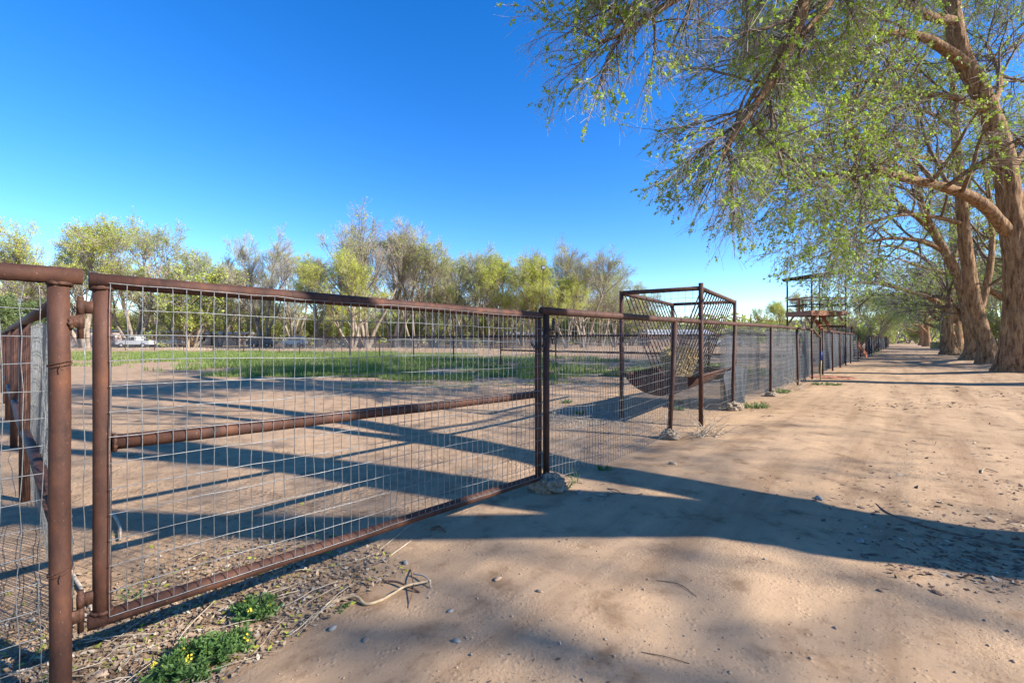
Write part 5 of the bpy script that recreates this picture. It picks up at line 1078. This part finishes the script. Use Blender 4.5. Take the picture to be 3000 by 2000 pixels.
stick([(1203, 1650, 0), (1208, 1685, 0.02), (1212, 1712, 0.02), (1198, 1745, 0), (1196, 1756, 0)], 0.003, 0.002, 'brown_twig', "thin dark twig crossing the pale bent stick")
stick([(1212, 1668, 0.01), (1240, 1680, 0.02), (1258, 1695, 0.018), (1262, 1705, 0.0)], 0.005, 0.003, 'dry_stalk', "grey forked twig at the tip of the pale bent stick")
stick([(930, 1632, 0), (1000, 1628, 0.004), (1080, 1608, 0.004), (1150, 1570, 0.006), (1210, 1525, 0)], 0.0025, 0.0015, 'dry_stalk', "long thin dry stalk curving beside the gate's shadow")
stick([(1140, 1612, 0), (1165, 1598, 0.003), (1205, 1572, 0)], 0.004, 0.002, 'dry_stalk', "short pale stalk beside the small grey stone")
stick([(1262, 1545, 0), (1285, 1540, 0.006), (1305, 1553, 0)], 0.009, 0.006, 'brown_twig', "dark bark fragment in the gate post's shadow")
stick([(1925, 1700, 0), (1990, 1712, 0.004), (2040, 1745, 0)], 0.002, 0.0012, 'brown_twig', "hair thin dark twig on the open lane")
stick([(1880, 1908, 0), (1950, 1925, 0.004), (2020, 1945, 0)], 0.0018, 0.0012, 'brown_twig', "thin twig lying on the gravelly corner of the lane")
stick([(1780, 1430, 0), (1805, 1440, 0.01), (1820, 1447, 0)], 0.004, 0.003, 'brown_twig', "short twig on the shaded lane past the first post")
stick([(2565, 1470, -0.004), (2600, 1500, 0.0), (2660, 1530, -0.003), (2760, 1560, 0.0), (2880, 1585, -0.004), (3000, 1612, 0)], 0.004, 0.010, 'brown_twig', "long exposed brown root running along the lane", "exposed_root")
stick([(2875, 1388, 0), (2885, 1378, 0.01), (2925, 1388, 0.004)], 0.006, 0.004, 'bare_wood', "small white stick on the sunlit side of the lane")
stick([(200, 1640, 0), (240, 1690, 0.01), (270, 1730, 0)], 0.010, 0.006, 'dry_stalk', "grey crooked branch behind the gate hinge")
stick([(330, 1500, 0), (350, 1540, 0.02), (352, 1570, 0.01)], 0.010, 0.006, 'dry_stalk', "short thick grey stick just inside the gate")
stick([(200, 1950, 0), (260, 1938, 0.01), (330, 1915, 0)], 0.006, 0.004, 'bare_wood', "pale curved twig in the leaf litter")
stick([(450, 1990, 0), (520, 1950, 0.02), (580, 1932, 0)], 0.006, 0.004, 'bare_wood', "pale stalk end lying in front of the leafy dark weed")
def stone(u, v, rx, ry, rz, m, label, seed):
    p = gpt(u, v); o = MB(); lump(o, (0, 0, 0), rx, ry, rz, seed, 10, 0.25, 1.6); o = o.build("stone", M[m], None); o.location = (p[0], p[1], float(gz(*p)) + rz * 0.35); o.rotation_euler = (0, 0, seed); return tag(o, label, "stone")
stone(974, 1798, 0.021, 0.013, 0.011, 'stone', "largest blue grey flat stone near the feathery weed", 1)
stone(1188, 1633, 0.020, 0.014, 0.013, 'stone', "round grey stone near the gate's shadow edge", 2)
stone(945, 1742, 0.010, 0.009, 0.008, 'stone', "small grey pebble at the tip of the pale bent stick", 3)
stone(1458, 1694, 0.024, 0.013, 0.010, 'stone_tan', "orange tan stone alone on the open lane", 4)
stone(1072, 1840, 0.020, 0.012, 0.008, 'stone_tan', "flat brown stone below the largest blue grey stone", 5)
stone(1338, 1865, 0.020, 0.010, 0.009, 'stone', "long grey stone in a dappled shadow patch", 6)
stone(1320, 1775, 0.017, 0.01, 0.007, 'stone', "thin grey stone halfway between the tan and long grey stones", 7)
stone(1697, 1442, 0.028, 0.022, 0.022, 'stone', "pale grey stone beside the first post's footing", 8)
stone(1580, 1732, 0.018, 0.01, 0.008, 'stone_tan', "dark brown clod on the open lane", 9)
stone(2520, 1583, 0.03, 0.02, 0.016, 'stone', "grey stone inside the broad trunk shadow", 10)
stone(2400, 1463, 0.034, 0.02, 0.02, 'stone', "small dark stone on the sunlit lane edge of the trunk shadow", 11)
stone(1970, 1360, 0.04, 0.02, 0.02, 'stone_tan', "tan clod on the lane past the gate", 12)
stone(300, 1880, 0.030, 0.022, 0.014, 'stone_tan', "tan stone in the leaf litter beside the corner post", 13)
stone(450, 1955, 0.028, 0.02, 0.012, 'stone_tan', "flat ochre stone at the front of the leaf litter", 14)
stone(2258, 1148, 0.12, 0.09, 0.07, 'stone_tan', "rough rock beside the fourth post", 15)
# pebbles and clods
rg = np.random.default_rng(31); n = 5200
Yc = EYE * F_PX / (rg.uniform(1380, 2080, n) - HZ); uc = rg.uniform(250, 3100, n); x = (uc - CX) / F_PX * Yc
k = (fbm(x * 0.9, Yc * 0.9, 3.3, 3) + rg.normal(0, 0.10, n)) > 0.52; x, y = x[k], Yc[k]; n = len(x); r = np.minimum(0.0014 + rg.pareto(2.8, n) * 0.0016, 0.0085)
oct_ = np.array([[1, 0, 0], [0, 1, 0], [-1, 0, 0], [0, -1, 0], [0, 0, 1], [0, 0, -1]], float); Vp = oct_[None] * rg.uniform(0.6, 1.3, (n, 6, 1)) * r[:, None, None] * np.array([1.2, 1.0, 0.75]) ; an = rg.uniform(0, 6.28, n); ca, sa = np.cos(an)[:, None], np.sin(an)[:, None]
Vp = np.stack([Vp[..., 0] * ca - Vp[..., 1] * sa, Vp[..., 0] * sa + Vp[..., 1] * ca, Vp[..., 2]], -1) + np.stack([x, y, gz(x, y) + r * 0.25], -1)[:, None]
Tt = np.array([[0, 1, 4], [1, 2, 4], [2, 3, 4], [3, 0, 4], [1, 0, 5], [2, 1, 5], [3, 2, 5], [0, 3, 5]]); T = (Tt[None] + 6 * np.arange(n)[:, None, None]).reshape(-1, 3)
h = n * 17 // 20
for nm, sl_, mm, lab in (("dirt_clods", slice(0, h), 'stone_tan', "small brown clods of dirt strewn over the lane"), ("gravel", slice(h, n), 'stone', "scattered grey gravel on the lane")):
    Vs = Vp[sl_]; m_ = len(Vs); o = MB().add(Vs.reshape(-1, 3), None, (Tt[None] + 6 * np.arange(m_)[:, None, None]).reshape(-1, 3)).build(nm, M[mm], None, smooth=True); tag(o, lab, "gravel", kind="stuff")
# leaf litter at the hinge side
rg = np.random.default_rng(41); n = 30000; t = rg.uniform(-1.6, 1.3, n); off = rg.normal(-0.05, 0.42, n)
x = GL[0] + gd[0] * t + gn[0] * off; y = GL[1] + gd[1] * t + gn[1] * off; k = (rg.random(n) < np.clip(1.15 - t * 0.8, 0, 1)) & (off < 0.42 - 0.1 * t); x, y = x[k], y[k]; n = len(x)
z = gz(x, y) + rg.uniform(0.001, 0.014, n); ax = nrm(np.stack([rg.normal(0, 1, n), rg.normal(0, 1, n), rg.normal(0, 0.35, n)], -1)); w = nrm(np.cross(ax, np.stack([rg.normal(0, .3, n), rg.normal(0, .3, n), np.ones(n)], -1))); l = rg.uniform(0.008, 0.040, (n, 1)); c = np.stack([x, y, z], -1)
Vv = np.stack([c - ax * l * .5, c + w * l * rg.uniform(0.15, 0.34, (n, 1)), c + ax * l * .5, c - w * l * rg.uniform(0.15, 0.34, (n, 1))], 1); h = int(n * 0.8)
for nm, s_, mm, lab in (("leaf_litter", slice(0, h), 'litter', "brown dead leaf litter under the hinge end of the gate"), ("bark_chips", slice(h, int(n * 0.93)), 'dry_stalk', "pale chips of bark among the leaf litter"), ("fallen_seeds", slice(int(n * 0.93), n), 'leaf_yel', "yellow green elm seeds fallen on the leaf litter")):
    q = Vv[s_]; m_ = len(q); o = MB().add(q.reshape(-1, 3), np.arange(4 * m_).reshape(m_, 4)).build(nm, M[mm], None, smooth=False); tag(o, lab, "litter", kind="stuff")
n = 120; t = rg.uniform(-1.3, 0.75, n); off = rg.normal(0.0, 0.30, n); off = np.minimum(off, 0.40 - 0.1 * t); a = rg.normal(0.9, 0.8, n); L = rg.uniform(0.06, 0.34, n); S = 5
x0 = GL[0] + gd[0] * t + gn[0] * off; y0 = GL[1] + gd[1] * t + gn[1] * off; sL = np.linspace(0, 1, S); X = x0[:, None] + (np.cos(a) * L)[:, None] * sL + rg.normal(0, 0.006, (n, S)); Yy = y0[:, None] + (np.sin(a) * L)[:, None] * sL + rg.normal(0, 0.006, (n, S))
Pp = np.stack([X, Yy, gz(X, Yy) + rg.uniform(0.006, 0.03, (n, 1)) + 0.012 * np.sin(sL * 3.1)], -1)
o = MB().tubes(Pp, np.full((n, S), 1.0) * rg.uniform(0.0008, 0.0026, (n, 1)), 4).build("dry_stalks", M['dry_stalk'], None); tag(o, "dry grass stalks and thin twigs lying under the gate", "dry stalks", kind="stuff")

# bark chips and crumbs of debris strewn over the lane
rg = np.random.default_rng(51)
def chips(n, u, v, thr, l0, l1, sc=0.8):
    Yc = EYE * F_PX / (rg.uniform(v[0], v[1], n) - HZ); x = (rg.uniform(u[0], u[1], n) - CX) / F_PX * Yc; k = (fbm(x * sc, Yc * sc, 9.3, 3) + rg.normal(0, 0.06, n) > thr) & (lane_w(x, Yc) > 0.1); x, y = x[k], Yc[k]; n = len(x)
    ax = nrm(np.stack([rg.normal(0, 1, n), rg.normal(0, 1, n), rg.normal(0, 0.18, n)], -1)); w = nrm(np.cross(ax, np.stack([rg.normal(0, .25, n), rg.normal(0, .25, n), np.ones(n)], -1))); l = rg.uniform(l0, l1, (n, 1)) * (0.4 + rg.pareto(3.0, (n, 1)).clip(0, 1.2)); c = np.stack([x, y, gz(x, y) + 0.004], -1); ww = w * l * rg.uniform(0.08, 0.3, (n, 1))
    return np.stack([c - ax * l * .5, c + ww, c + ax * l * .5, c - ww], 1)
C1 = np.vstack([chips(5000, (1700, 3100), (1180, 1760), 0.56, 0.012, 0.05), chips(700, (2500, 3150), (1540, 1740), 0.56, 0.012, 0.055, 1.6), chips(1400, (900, 3000), (1600, 2020), 0.58, 0.008, 0.022), chips(900, (2500, 3100), (1110, 1200), 0.5, 0.04, 0.12)])
o = MB().add(C1.reshape(-1, 3), np.arange(4 * len(C1)).reshape(-1, 4)).build("bark_crumbs", M['brown_twig'], None, smooth=False); tag(o, "dark bark crumbs and dead leaf bits strewn over the lane", "litter", kind="stuff")
C2 = np.vstack([chips(1500, (1700, 3100), (1200, 1760), 0.58, 0.015, 0.06), chips(600, (900, 3000), (1560, 2020), 0.6, 0.01, 0.03)])
o = MB().add(C2.reshape(-1, 3), np.arange(4 * len(C2)).reshape(-1, 4)).build("straw_bits", M['dry_stalk'], None, smooth=False); tag(o, "pale straw bits scattered on the lane", "litter", kind="stuff")
